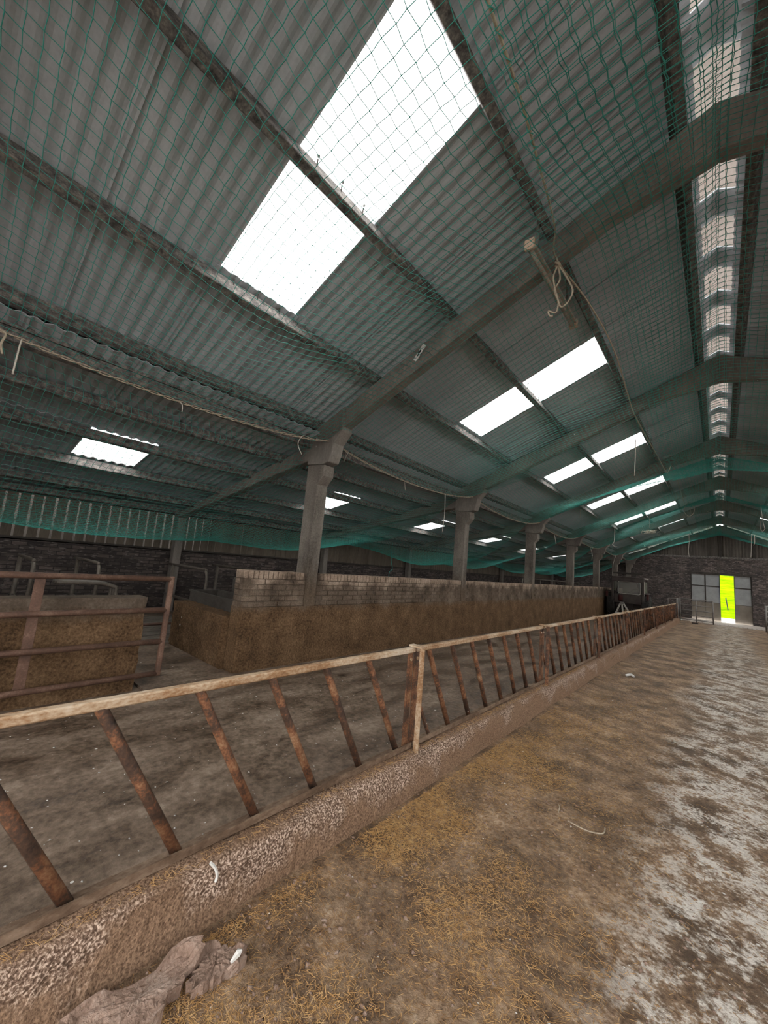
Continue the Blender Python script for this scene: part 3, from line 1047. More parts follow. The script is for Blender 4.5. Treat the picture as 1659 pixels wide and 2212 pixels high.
# far doors: two sheeted leaves with a gap between
def door(name, x0, x1, cols, label):
    t = thing(name, ((x0 + x1) / 2, Y1, fz(Y1)), label, kind='structure')
    yA = Y1 + 0.10
    n = len(cols) - 1
    zb0, zk, zm, zt = -0.24, 0.86, 1.86, 2.60
    for i in range(n):
        for za, zb_ in ((zk, zm), (zm, zt)):
            b = MB(); b.box(cols[i] + 0.03, cols[i + 1] - 0.03, yA, yA + 0.02, za + 0.02, zb_ - 0.03)
            b.build('panel', M['door_panel'], t)
        b = MB(); b.box(cols[i] + 0.005, cols[i + 1] - 0.005, yA - 0.012, yA + 0.03, zb0, zk)
        b.build('kick_board', M['door_kick'], t)
    b = MB(); b.box(x0 - (0.1 if x0 < 0 else 0), x1 + (0.1 if x1 > 1 else 0), yA + 0.035, yA + 0.05, zb0, zt + 0.08); b.build('backing_sheet', M['dark_timber'], t)
    for c in cols:
        b = MB(); b.box(max(x0, c - 0.035), min(x1, c + 0.035), yA - 0.02, yA + 0.04, zk, zt); b.build('stile', M['dark_timber'], t)
    for z in (zm, zt):
        b = MB(); b.box(x0, x1, yA - 0.022, yA + 0.04, z - 0.035, z + 0.035); b.build('cross_rail', M['dark_timber'], t)
    return t


door('door_1', -1.41, 0.0, [-1.41, -0.71, 0.0], 'pale sheeted door leaf left of the bright gap')
door('door_2', 0.635, 1.41, [0.635, 1.41], 'pale sheeted door leaf right of the bright gap')

# left aisle wall: dark brick below, spaced boards above with slits of daylight
wl = thing('wall_left', (-10.0, 0, 0), 'dark aisle wall of brick with spaced boards above', kind='structure')
b = MB(); b.box(-10.2, -10.0, Y0, Y1 + 0.2, -0.35, 1.40); b.build('brickwork', M['brick_left'], wl)
b = MB(); b.box(-10.09, -10.0, Y0, Y1 + 0.2, 1.38, 1.44); b.build('sill_plate', M['dark_timber'], wl)
b = MB(); b.box(-10.09, -10.0, Y0, Y1 + 0.2, 2.26, 2.33); b.build('head_plate', M['dark_timber'], wl)
bmes = []
for w in (0.148, 0.152, 0.143):
    q = MB(); q.box(-0.011, 0.011, -w / 2, w / 2, 0, 0.9); bmes.append(q.mesh('board', M['board'], bevel=0.003))
bmes2 = []
for w in (0.172, 0.176, 0.169):
    q = MB(); q.box(-0.011, 0.011, -w / 2, w / 2, 0, 0.9); bmes2.append(q.mesh('board', M['board'], bevel=0.003))
y = Y0 + 0.1
while y < Y1:
    ob = bpy.data.objects.new('board', random.choice(bmes if y < 4.4 else bmes2))
    link(ob, wl)
    ob.location = (-0.03, y, 1.40)
    ob.rotation_euler = (random.uniform(-.006, .006), 0, 0)
    y += 0.185
# right side wall, unseen: boards gapped wide to let in added side light
wr = thing('wall_right', (4.9, 0, 0), 'unseen brick wall on the right, boards spaced wide for added side light', kind='structure')
b = MB(); b.box(4.95, 5.17, Y0, Y1 + 0.2, -0.35, 1.6); b.build('brickwork', M['brick_left'], wr)
b = MB(); b.box(4.98, 5.08, Y0, Y1 + 0.2, 1.58, 1.66); b.build('sill_plate', M['dark_timber'], wr)
q = MB(); q.box(-0.011, 0.011, -0.05, 0.05, 0, 2.05); bme = q.mesh('board', M['board'])
for k in range(int((Y1 - Y0) / 0.24)):
    ob = bpy.data.objects.new('board', bme)
    link(ob, wr)
    ob.location = (0.12, Y0 + 0.1 + 0.24 * k, 1.6)
b = MB(); b.v += [(5.17, Y0 - 3, -0.3), (22, Y0 - 3, -0.3), (22, 36, -0.3), (5.17, 36, -0.3)]; b.f.append((0, 1, 2, 3))
tag(b.build('floor', M['path']), 'concrete yard outside the right wall', kind='structure')
# near end wall, open doorway behind the viewer
wn_ = thing('wall_near', (0, Y0, 0), 'near gable wall with a wide open doorway', kind='structure')
b = MB(); b.box(-10.2, -2.3, Y0 - 0.22, Y0, -0.35, 2.3); b.build('brickwork', M['brick_far'], wn_)
b = MB(); b.prism([(-4.9, 2.3), (-2.3, 2.3), (-2.3, zs(-2.3) - 0.05), (-4.9, zs(-4.9) - 0.05)], 'y', Y0 - 0.1, Y0); b.build('cladding', M['cladding'], wn_)
b = MB(); b.box(2.3, 5.1, Y0 - 0.22, Y0, -0.35, 2.3); b.build('brickwork', M['brick_far'], wn_)
b = MB(); b.prism([(2.3, 2.3), (4.9, 2.3), (4.9, zs(4.9) - 0.05), (2.3, zs(2.3) - 0.05)], 'y', Y0 - 0.1, Y0); b.build('cladding', M['cladding'], wn_)
b = MB(); b.prism([(-2.3, 3.7), (2.3, 3.7), (2.3, zs(2.3) - 0.05), (XR, zs(XR) - 0.05), (-2.3, zs(-2.3) - 0.05)], 'y', Y0 - 0.1, Y0); b.build('cladding', M['cladding'], wn_)

# ------------------------------------------------------------------ outside ground
b = MB()
for yy, zz in ((Y1 + 0.22, -0.23), (37.6, -0.25)):
    b.v += [(-14, yy, zz), (14, yy, zz)]
b.f.append((0, 1, 3, 2))
o = b.build('floor', M['path']); tag(o, 'concrete yard outside the far doorway', kind='structure')
b = MB()
for yy, zz in ((37.6, -0.25), (38.4, 0.0), (44, 1.5), (60, 6.0), (75, 9.0)):
    for xx in (-40, -10, 0, 10, 40):
        b.v.append((xx, yy, zz + random.uniform(-0.1, 0.1)))
for j in range(4):
    for i in range(4):
        a = j * 5 + i
        b.f.append((a, a + 1, a + 6, a + 5))
o = b.build('grass_bank', M['grass'], smooth=True); tag(o, 'bright yellow-green grass bank seen through the far doorway', 'grass', kind='stuff')
b = MB(); b.box(-11.9, -11.6, Y0 - 3, 36, -0.5, 3.9)  # added wall, kept dark and close to dim the daylight between the boards
tag(b.build('slit_screen_wall', M['slit_screen']), 'dark wall added outside the left boards to dim the slits', 'slit_screen')
b = MB(); b.v += [(-11.6, Y0 - 3, -0.3), (-10.2, Y0 - 3, -0.3), (-10.2, 36, -0.3), (-11.6, 36, -0.3)]; b.f.append((0, 1, 2, 3))
tag(b.build('floor', M['path']), 'concrete alley outside the left wall', kind='structure')
b = MB(); b.tube([(0.42, 39.6, 0.2), (0.30, 39.6, 1.2)], 0.035, 8)
tag(b.build('leaning_stake', M['tyre']), 'dark stake leaning on the grass bank outside', 'stake')
b = MB()
for yy in (-25, Y0 - 0.1):
    b.v += [(-20, yy, 0.02), (20, yy, 0.02)]
b.f.append((0, 1, 3, 2))
o = b.build('floor', M['path']); tag(o, 'concrete yard behind the viewer', kind='structure')

# ------------------------------------------------------------------ bird nets
def curve_y(pts):
    ys = np.array([p[0] for p in pts]); zs_ = np.array([p[1] for p in pts])
    def f(y):
        y = np.asarray(y, float)
        i = np.clip(np.searchsorted(ys, y) - 1, 0, len(ys) - 2)
        t = np.clip((y - ys[i]) / (ys[i + 1] - ys[i]), 0, 1)
        t = t * t * (3 - 2 * t)
        return zs_[i] + (zs_[i + 1] - zs_[i]) * t
    return f


def rope_z(y):
    t = ((np.asarray(y, float) - FY[0]) / BAY) % 1.0
    return 3.33 - 0.23 * (1 - (2 * t - 1) ** 2) ** 0.8


ridge_z = curve_y([(-5.5, 4.9), (-0.9, 4.95), (1.4, 4.05), (3.77, 4.98), (10.5, 4.15), (13.05, 5.02), (17.5, 4.78), (20.2, 5.42), (22.3, 5.06), (27.3, 4.78), (31.5, 5.05)])


def main_net_z(x, y):
    zr = ridge_z(y)
    u = np.clip((x + 4.55) / 4.63, 0, 1)
    v = np.clip((4.7 - x) / 4.62, 0, 1)
    w = np.where(x < XR, u, v)
    g = w + 0.22 * w * (1 - w)
    zrp = rope_z(y)
    wr_ = 0.025 * np.sin(x * 2.7 + y * 1.1) + 0.02 * np.sin(x * 1.3 - y * 2.3)
    return zrp + (zr - zrp) * g + wr_ * 4 * w * (1 - w)


sag_a = curve_y([(-5.5, 0.9), (-0.9, 0.95), (1.5, 1.0), (4.5, 1.02), (8.4, 0.62), (11.5, 1.0), (14, 1.0), (17.66, 0.55), (20.5, 0.95), (23.5, 0.9), (26.92, 0.5), (29.5, 0.9), (31.5, 0.4)])


def aisle_net_z(x, y):
    u = (-4.8 - x) / 5.1
    base = rope_z(y) + 0.02 - (rope_z(y) - 2.2) * u
    return base - sag_a(y) * 4 * u * (1 - u) * (1 + 0.15 * (u - 0.5)) + 0.03 * np.sin(x * 2.1 + y * 1.4)


def net(name, x0, x1, y0, y1, zf, cell, r, label, skew=0.0, rot=0.0):
    nx = int((x1 - x0) / cell * 1.06); ny = int((y1 - y0) / cell)
    gx, gy = np.meshgrid(np.linspace(x0, x1, nx), np.linspace(y0, y1, ny))
    jj, ii = np.meshgrid(np.arange(nx), np.arange(ny))
    zig = np.where((jj + ii) % 2 == 0, 1.0, -1.0)
    edge = np.clip(np.minimum(jj, nx - 1 - jj) / 3.0, 0, 1)
    X = gx + edge * (0.005 * zig * np.sin(gy * 0.9 + 0.4) + skew * np.sin(gy * 0.55) * (gx - x0) / (x1 - x0))
    Y = gy + edge * (0.035 * cell * zig + rot * (gx - x0) + 0.05 * np.sin(gx * 1.1 + gy * 0.3))
    Z = zf(X, Y) + RNG.normal(0, 0.0025, X.shape)
    P = np.stack([X, Y, Z], -1).reshape(-1, 3)
    idx = (ii * nx + jj)
    E_ = np.concatenate([np.stack([idx[:, :-1].ravel(), idx[:, 1:].ravel()], 1), np.stack([idx[:-1].ravel(), idx[1:].ravel()], 1)])
    a, b_ = P[E_[:, 0]], P[E_[:, 1]]
    d = b_ - a
    d /= np.linalg.norm(d, axis=1)[:, None] + 1e-9
    s = np.cross(d, np.array([0.03, 0.05, 1.0])); s /= np.linalg.norm(s, axis=1)[:, None] + 1e-9
    q = np.cross(d, s)
    vs = []
    for p in (a, b_):
        for k in range(3):
            an = 2 * np.pi * k / 3 + np.pi / 6
            vs.append(p + (s * np.cos(an) + q * np.sin(an)) * r)
    V = np.stack(vs, 1).reshape(-1, 3)
    bb = (np.arange(len(a)) * 6)[:, None]
    F = np.concatenate([bb + np.array([[0, 1, 4, 3]]), bb + np.array([[1, 2, 5, 4]]), bb + np.array([[2, 0, 3, 5]])])
    # knots
    kv = np.array([(1, 0, 0), (-1, 0, 0), (0, 1, 0), (0, -1, 0), (0, 0, 1), (0, 0, -1)], float) * r * 2.1
    kf = np.array([(0, 2, 4), (2, 1, 4), (1, 3, 4), (3, 0, 4), (2, 0, 5), (1, 2, 5), (3, 1, 5), (0, 3, 5)])
    near = P[(P[:, 1] < 7)]
    o = quick_mesh(name, V, F, M['net'])
    KV = (near[:, None] + kv[None]).reshape(-1, 3)
    KF = ((np.arange(len(near)) * 6)[:, None, None] + kf[None]).reshape(-1, 3)
    ko = quick_mesh('knots', KV, KF, M['net'], o)
    ko['kind'] = 'stuff'
    return tag(o, label, 'net')


net('bird_net', -4.55, 0.12, -1.3, 31.4, main_net_z, 0.073, 0.0024, 'green bird net slung under the left roof slope', 0.1, 0.012)
net('bird_net', -0.78, 4.7, -1.3, 31.4, lambda x, y: main_net_z(x, y) - 0.035, 0.073, 0.0024, 'green bird net hung under the ridge and right roof slope', -0.06, -0.01)
net('bird_net', -9.9, -4.8, -1.6, 31.4, aisle_net_z, 0.073, 0.0024, 'green bird net sagging low under the aisle roof', 0.05, 0.01)


# ------------------------------------------------------------------ ropes and twine
def smooth_path(pts, k=6):
    P = [Vector(p) for p in pts]
    out = []
    for i in range(len(P) - 1):
        p0, p1, p2, p3 = P[max(i - 1, 0)], P[i], P[i + 1], P[min(i + 2, len(P) - 1)]
        for j in range(k):
            t = j / k
            out.append(0.5 * ((2 * p1) + (p2 - p0) * t + (2 * p0 - 5 * p1 + 4 * p2 - p3) * t * t + (3 * p1 - p0 - 3 * p2 + p3) * t ** 3))
    out.append(P[-1])
    return out


# edge rope along the columns: two strands twisted round each other
ro = thing('net_rope', (-4.53, 0, 3.2), 'twisted pale rope carrying the net edge along the columns', 'rope')
for ph in (0, math.pi):
    pts = []
    yy = -1.3
    while yy < 31.3:
        step = 0.05 if yy < 5 else 0.12
        a = yy * 21 + ph
        bulge = 0.10 * max(0.0, 1 - min(abs(yy - c) for c in FY) / 0.25)
        pts.append((-4.53 + bulge * 1.0 + 0.011 * math.cos(a), yy, float(rope_z(yy)) + 0.005 + 0.012 * math.sin(a)))
        yy += step
    MB().tube(pts, 0.0065, 5).build('strand', M['rope'], ro, smooth=True)

P2 = [(-0.72, -0.9, 4.2), (-0.72, 1.25, 4.02), (-0.86, 2.3, 4.25), (-1.02, 3.1, 4.55), (-1.17, 3.62, 4.70), (-1.02, 4.3, 4.55), (-0.94, 5.2, 4.42), (-1.0, 6.6, 4.38), (-1.02, 7.5, 4.35), (-0.9, 9.3, 4.15), (-0.85, 10.6, 4.12), (-0.9, 13, 4.82), (-0.9, 17.5, 4.6), (-0.9, 20.2, 5.1), (-0.9, 22.3, 4.75)]
o = MB().tube(smooth_path(P2, 8), 0.0085, 6).build('seam_rope', M['rope'], smooth=True)
tag(o, 'pale rope lacing the two nets together beside the ridge', 'rope')
# green lacing where the net is gathered on the rope
pts = []
for v in smooth_path(P2[:3], 60):
    a = v.y * 55
    pts.append((v.x + 0.012 * math.cos(a), v.y, v.z + 0.012 * math.sin(a)))
o = MB().tube(pts, 0.003, 4).build('lacing', M['net'])
tag(o, 'green lacing wound round the near end of the seam rope', 'lacing')


def cord(pts, label, r=0.006, m='twine', k=5):
    x, y, z = pts[0]
    if -4.8 < x <= -4.4:
        pts = [(-4.53, y, float(rope_z(y)) + 0.01)] + list(pts[1:])
    elif x > -4.4:
        pts = [(x, y, float(main_net_z(np.array(x), np.array(y))) + 0.01)] + list(pts[1:])
    o = MB().tube(smooth_path(pts, k), r, 5).build('hanging_cord', M[m], smooth=True)
    return tag(o, label, 'cord', 'loose cord ends hanging from the nets')


cord([(-4.5, 0.06, 3.27), (-4.51, 0.1, 3.15), (-4.49, 0.085, 3.05), (-4.5, 0.105, 2.97)], 'frayed rope end at the left edge of the picture', 0.009, 'rope')
cord([(-4.5, 0.2, 3.25), (-4.5, 0.195, 3.1), (-4.5, 0.19, 2.83)], 'straight pale cord hanging just right of the frayed rope end', 0.007)
cord([(-4.5, 1.52, 3.12), (-4.49, 1.54, 3.06), (-4.5, 1.55, 2.99)], 'short cord tail knotted midway along the near rope span', 0.005)
cord([(-4.45, 3.36, 3.31), (-4.5, 3.2, 3.24), (-4.52, 3.14, 3.1), (-4.5, 3.21, 2.96)], 'cord tail curling beside the nearest column head')
cord([(-4.53, 4.13, 3.18), (-4.5, 4.05, 3.12), (-4.47, 4.0, 3.06)], 'short twine end just right of the nearest column', 0.004)
cord([(-4.5, 5.65, 3.07), (-4.5, 5.66, 2.93)], 'short cord hanging midway between the two nearest columns', 0.005)
cord([(-4.5, 7.12, 3.1), (-4.5, 7.1, 2.7), (-4.5, 7.05, 2.28)], 'long straight cord hanging left of the second column', 0.008)
cord([(-7, 8.42, 2.1), (-7, 8.42, 1.63), (-7.0, 8.5, 1.4), (-7, 8.38, 1.29), (-7, 8.37, 1.1)], 'knotted green cord dangling under the aisle net', 0.007, 'net')
cord([(-1.1, 8.0, 4.42), (-1.1, 8.0, 4.0), (-1.12, 8.0, 3.46)], 'long cord dropping in front of the third skylight', 0.007)
cord([(-3.51, 14, 4.05), (-3.5, 14, 3.9), (-3.52, 14, 3.62)], 'cord hanging below the lower end of the fourth skylight', 0.009)
cord([(-3.03, 17, 3.85), (-3.03, 17, 3.4), (-3.05, 17, 3.12), (-3.1, 17, 3.0), (-3.02, 17, 2.92), (-2.94, 17, 2.93)], 'hooked cord hanging below the fifth skylight', 0.009)
cord([(-2.02, 18, 4.5), (-2.03, 18, 3.77)], 'thin cord crossing the fifth skylight', 0.008)
cord([(-1.19, 26, 4.6), (-1.19, 26, 4.0), (-1.22, 26, 3.6), (-1.2, 26, 3.25)], 'long pale cord hanging before the gable cladding left of the ridge', 0.012)
cord([(1.33, 26, 4.3), (1.33, 26, 4.1), (1.28, 26, 3.94)], 'short cord right of the ridge before the gable', 0.012)
cord([(1.23, 26, 4.4), (1.2, 26, 3.8), (1.17, 26, 3.35)], 'long cord right of the ridge before the gable cladding', 0.01)
cord([(1.22, 20, 4.6), (1.28, 20, 4.2), (1.31, 20, 4.02), (1.25, 20, 3.92), (1.2, 20, 4.02), (1.22, 20, 4.3)], 'looped cord under the right roof slope', 0.009)
cord([(-0.71, 18, 4.75), (-0.64, 18, 4.5), (-0.7, 18, 4.3), (-0.82, 18, 4.22), (-0.95, 18, 4.4), (-0.9, 18, 4.62)], 'wide cord loop hanging beside the sixth skylight', 0.008)
cord([(-4.66, 25.8, 3.2), (-4.68, 25.8, 2.6), (-4.7, 25.8, 1.85)], 'long cord hanging before the sixth column above the tractor', 0.012)
cord([(-4.45, 14.6, 3.2), (-4.45, 14.6, 2.75)], 'thin cord between the third and fourth columns', 0.008)
cord([(-4.45, 19.8, 3.2), (-4.44, 19.8, 2.8), (-4.45, 19.8, 2.5)], 'cord hanging between the fourth and fifth columns', 0.01)
# coil of spare rope tied at the nearest rafter
o = thing('rope_coil', (-1.13, 3.55, 4.6), 'knotted coil of spare rope dangling from the nearest rafter', 'rope')
MB().tube(smooth_path([(-1.17, 3.58, 4.72), (-1.13, 3.55, 4.57), (-1.17, 3.55, 4.44), (-1.13, 3.55, 4.22), (-1.09, 3.55, 4.09), (-1.02, 3.55, 4.13), (-0.99, 3.55, 4.23), (-1.06, 3.55, 4.42), (-1.13, 3.55, 4.57)], 6), 0.008, 6).build('loop', M['rope'], o, smooth=True)
MB().tube(smooth_path([(-1.13, 3.56, 4.55), (-1.11, 3.56, 4.4), (-1.16, 3.56, 4.3), (-1.12, 3.56, 4.17), (-1.14, 3.56, 4.06), (-1.21, 3.56, 4.1), (-1.2, 3.56, 4.05), (-1.17, 3.56, 4.03)], 6), 0.008, 6).build('tail', M['rope'], o, smooth=True)
MB().tube(smooth_path([(-1.15, 3.53, 4.58), (-1.11, 3.53, 4.55), (-1.13, 3.58, 4.53), (-1.15, 3.54, 4.56)], 5), 0.013, 6).build('knot', M['rope'], o, smooth=True)
# clump caught in the net far down
rnd = random.Random(4)
cl = MB()
for k in range(46):
    c = Vector((-2.24 + rnd.gauss(0, 0.13), 20 + rnd.gauss(0, 0.08), 3.86 + rnd.gauss(0, 0.035)))
    d = Vector((rnd.gauss(0, 1), rnd.gauss(0, 1), rnd.gauss(0, 0.4))).normalized() * rnd.uniform(0.04, 0.12)
    cl.tube([c - d, c + Vector((rnd.gauss(0, .02), 0, rnd.gauss(0, .02))), c + d], 0.010, 4)
tag(cl.build('straw_clump', M['foam']), 'pale tangled clump caught in the net before the far skylight', 'clump')

# ------------------------------------------------------------------ strip light and scrap on the rafter
t = thing('strip_light', (-1.30, 4.0, 4.62), 'dusty fluorescent strip light hung from the purlin beside the nearest rafter', 'light fitting')
xl, zl_ = -1.30, 4.645
MB().prism([(xl - 0.045, zl_), (xl + 0.045, zl_), (xl + 0.035, zl_ + 0.055), (xl - 0.035, zl_ + 0.055)], 'y', 3.27, 4.72).build('casing', M['lamp_white'], t, bevel=0.005)
MB().tube([(xl, 3.29, zl_ - 0.022), (xl, 4.70, zl_ - 0.022)], 0.019, 10).build('tube', M['lamp_white'], t, smooth=True)
for yy in (3.23, 4.70):
    MB().box(xl - 0.05, xl + 0.05, yy, yy + 0.045, zl_ - 0.05, zl_ + 0.06).build('end_cap', M['lamp_end'], t, bevel=0.01)
for yy in (3.45, 4.45):
    MB().box(xl - 0.012, xl + 0.012, yy - 0.01, yy + 0.01, zl_ + 0.055, zs(xl) - 0.1).build('hanger', M['galv'], t)
t = thing('white_tag', (-2.86, 3.66, 4.24), 'small white tape tag stuck to the nearest rafter', 'tag')
d = Vector((0.152, 0, 0.189)).normalized(); s = Vector((0.78, 0, -0.62))
MB().bar(Vector((-2.86, 3.672, 4.24)) - d * 0.115, Vector((-2.86, 3.672, 4.24)) + d * 0.115, 0.06, 0.01, side=s).build('tape', M['white_scrap'], t)
MB().bar(Vector((-2.87, 3.664, 4.225)) - d * 0.03, Vector((-2.85, 3.664, 4.255)) + d * 0.02, 0.012, 0.008, side=d.cross(Vector((0, 1, 0))) + s * 0.4).build('scribble', M['tyre'], t)
MB().bar((-2.885, 3.664, 4.25), (-2.835, 3.664, 4.245), 0.01, 0.008).build('scribble', M['tyre'], t)

# ------------------------------------------------------------------ rusty gate in front of the low wall
GX = -4.42
t = thing('field_gate', (GX, 0, 0.15), 'dark rusty tubular gate standing open before the low wall', 'gate')
for k, z in enumerate((1.15, 0.83, 0.51, 0.19)):
    pts = [(GX, -1.6, z), (GX, 0.2, z + 0.004 * (-1) ** k), (GX, 1.68, z)]
    MB().tube(pts, 0.027, 12).build('rail', M['gate'], t, smooth=True)
MB().bar((GX, 1.69, 0.165), (GX, 1.69, 1.18), 0.05, 0.05, side=(1, 0, 0)).build('end_upright', M['gate'], t, bevel=0.012, segs=2)
MB().bar((GX, -1.6, 0.165), (GX, -1.6, 1.18), 0.05, 0.05, side=(1, 0, 0)).build('end_upright', M['gate'], t, bevel=0.012, segs=2)
MB().bar((GX - 0.02, 0.63, 0.17), (GX - 0.02, 0.63, 1.15), 0.012, 0.075, side=(1, 0, 0)).build('brace_plate', M['gate'], t, bevel=0.003)

# far galvanised gate across the passage
def five_bar(yc, x0, x1, label):
    z0 = fz(yc)
    t = thing('field_gate', ((x0 + x1) / 2, yc, z0 + 0.05), label, 'gate')
    hs = (0.18, 0.42, 0.66, 0.92, 1.22)
    for h in hs:
        MB().tube([(x0, yc, z0 + h), (x1, yc, z0 + h)], 0.022, 8).build('rail', M['galv'], t, smooth=True)
    for x in (x0, x1):
        MB().tube([(x, yc, z0 + 0.06), (x, yc, z0 + 1.25)], 0.026, 8).build('upright', M['galv'], t, smooth=True)
    xm = x0 + (x1 - x0) * 0.5
    MB().tube([(xm, yc, z0 + 0.03), (xm, yc, z0 + 1.24)], 0.024, 8).build('upright', M['galv'], t, smooth=True)
    xq = x0 + (x1 - x0) * 0.65
    MB().tube([(xq, yc, z0 + 0.92), (xq, yc, z0 + 1.2)], 0.015, 8).build('latch_bar', M['galv'], t, smooth=True)
    b = MB(); b.box(xm - 0.2, xm + 0.06, yc - 0.06, yc + 0.04, z0 - 0.0, z0 + 0.05); b.build('foot_plate', M['dark_timber'], t)


five_bar(26.03, -1.62, -0.30, 'galvanised five-bar gate beyond the end of the left feed barrier')
t = thing('field_gate', (1.66, 28, fz(28)), 'galvanised gate edge at the right end of the passage', 'gate')
for h in (0.2, 0.45, 0.7, 0.95, 1.2):
    MB().tube([(1.62, 26.3, fz(26.3) + h), (1.9, 29.2, fz(29.2) + h)], 0.024, 8).build('rail', M['galv'], t, smooth=True)
for x, yy in ((1.62, 26.3), (1.9, 29.2)):
    MB().tube([(x, yy, fz(yy) + 0.02), (x, yy, fz(yy) + 1.26)], 0.035, 8).build('upright', M['galv'], t, smooth=True)
t = tag(MB().tube([(-1.72, 25.75, fz(25.75) - 0.02), (-1.72, 25.75, 1.06)], 0.045, 10).build('gate_post', M['galv'], smooth=True), 'round steel post between the feed barrier end and the far gate', 'post')
t = thing('tie_rail', (-1.9, 25.7, 0.8), 'short tube rail bracing the far gate post', 'rail')
MB().tube([(-1.72, 25.72, 1.03), (-2.08, 25.72, 1.0), (-2.1, 25.72, 0.98), (-2.1, 25.72, fz(25.7))], 0.022, 8).build('rail', M['galv'], t, smooth=True)

# ------------------------------------------------------------------ cow stalls and aisle things in the shade on the left
def stall(y, xf, xb, zt, zb, label, n=1):
    t = thing('stall_divider', (xf, y, 0), label, 'stall divider', 'tubular cow stall dividers along the aisle')
    pts = [(xb, y, zt), (xf - 0.22, y, zt), (xf - 0.08, y, zt - 0.03), (xf, y, zt - 0.14), (xf - 0.01, y, zb + 0.12), (xf - 0.1, y, zb + 0.02), (xf - 0.25, y, zb), (xb, y, zb)]
    MB().tube(smooth_path(pts, 4), 0.026, 8).build('loop', M['stall'], t, smooth=True)
    MB().tube([(xb + 0.25, y, fz(y)), (xb + 0.25, y, zt)], 0.032, 8).build('post', M['stall'], t, smooth=True)


stall(0.92, -7.2, -8.9, 1.14, 0.5, 'leftmost stall divider hoop showing above the low wall')
stall(1.68, -7.2, -8.9, 1.14, 0.5, 'second stall divider hoop from the left, above the low wall')
stall(3.3, -7.08, -8.9, 1.12, 0.5, 'stall divider hoop seen between the gate end and the trough')
stall(4.25, -6.9, -8.9, 1.15, 0.5, 'stall divider hoop behind the water bowl')
stall(-0.1, -7.2, -8.9, 1.14, 0.5, 'stall divider hoop at the dark left end of the aisle')
t = thing('feed_rack', (-6.3, 1.5, 0), 'low curved tube rack just behind the low wall', 'rack')
for dx in (0, -0.12, -0.24):
    MB().tube(smooth_path([(-6.3 + dx, 1.05, 0.93), (-6.3 + dx, 1.5, 0.92), (-6.3 + dx, 1.66, 0.88), (-6.3 + dx, 1.71, 0.78), (-6.3 + dx, 1.71, 0.0)], 4), 0.024, 8).build('hoop', M['stall'], t, smooth=True)
t = thing('aisle_pole', (-7.0, 2.5, 0), 'thin rusty pole lying across the aisle slats', 'pole')
MB().tube([(-7.0, 2.2, 0.21), (-7.0, 2.95, 0.22)], 0.022, 8).build('pole', M['gate'], t, smooth=True)
for yy in (2.2, 2.95):
    MB().box(-7.05, -6.95, yy - 0.05, yy + 0.05, fz(yy), 0.2).build('rest', M['slurry'], t)
# slatted floor inside the aisle
sl = thing('floor', (-7.5, 2.3, 0), 'dark slatted floor in the aisle', kind='structure')
for k in range(16):
    x = -8.9 + k * 0.155
    b = MB(); b.box(x, x + 0.12, 0.2, 4.6, fz(2) - 0.02, 0.035); b.build('slat', M['slurry'], sl, bevel=0.008)
# concrete ramp in the gap
b = MB(); b.box(-6.6, -4.3, 1.62, 2.56, -0.05, 0.012)
tag(b.build('floor', M['path'] if False else M['pen']), 'smooth concrete strip in the gap beside the gate', kind='structure')
# water trough behind the stub wall
t = thing('water_trough', (-5.9, 3.05, 0.3), 'grey steel water trough behind the low stub wall', 'trough')
b = MB()
x0, x1, ya, yb, z0, z1, w = -6.65, -5.05, 2.86, 3.34, 0.42, 0.80, 0.03
b.box(x0, x1, ya, ya + w, z0, z1); b.box(x0, x1, yb - w, yb, z0, z1); b.box(x0, x0 + w, ya + w, yb - w, z0, z1); b.box(x1 - w, x1, ya + w, yb - w, z0, z1); b.box(x0, x1, ya, yb, z0 - 0.03, z0)
b.build('tank', M['steel_trough'], t)
for x in (x0, x1):
    MB().box(x - 0.02, x + 0.02, ya - 0.015, yb + 0.015, z1 - 0.01, z1 + 0.015).build('rim', M['steel_trough'], t)
for yy in (ya, yb):
    MB().box(x0, x1, yy - 0.02, yy + 0.02, z1 - 0.01, z1 + 0.015).build('rim', M['steel_trough'], t)
for x in (x0 + 0.1, x1 - 0.1):
    MB().box(x - 0.05, x + 0.05, ya + 0.05, yb - 0.05, fz(3), z0 - 0.02).build('leg', M['steel_trough'], t)
MB().tube([(-5.75, 2.9, 0.76), (-5.45, 3.3, 0.78)], 0.012, 6).build('float_arm', M['galv'], t)
# drinking bowl housing on a post
t = thing('drinking_bowl', (-6.25, 3.55, 0), 'grey drinker box with rounded top on a bracket behind the trough', 'drinker')
b = MB(); b.box(-6.5, -6.0, 3.48, 3.62, 0.72, 1.06); b.build('casing', M['steel_trough'], t, bevel=0.06, segs=3)
b = MB(); b.tube([(-6.47, 3.55, fz(3.5)), (-6.47, 3.55, 0.9)], 0.03, 8); b.build('post', M['stall'], t)
b = MB(); b.tube([(-6.03, 3.55, fz(3.5)), (-6.03, 3.55, 0.9)], 0.03, 8); b.build('post', M['stall'], t)
# rail in the aisle further down
t = thing('aisle_rail', (-6.0, 19, 0), 'pale tube rail seen just above the far part of the brick wall', 'rail')
MB().tube([(-6.0, 15.5, 1.43), (-6.0, 24, 1.38)], 0.025, 8).build('rail', M['stall'], t, smooth=True)
for yy in (15.6, 17.6, 19.6, 21.6, 23.6):
    MB().tube([(-6.0, yy, fz(yy)), (-6.0, yy, 1.42)], 0.03, 8).build('post', M['stall'], t, smooth=True)

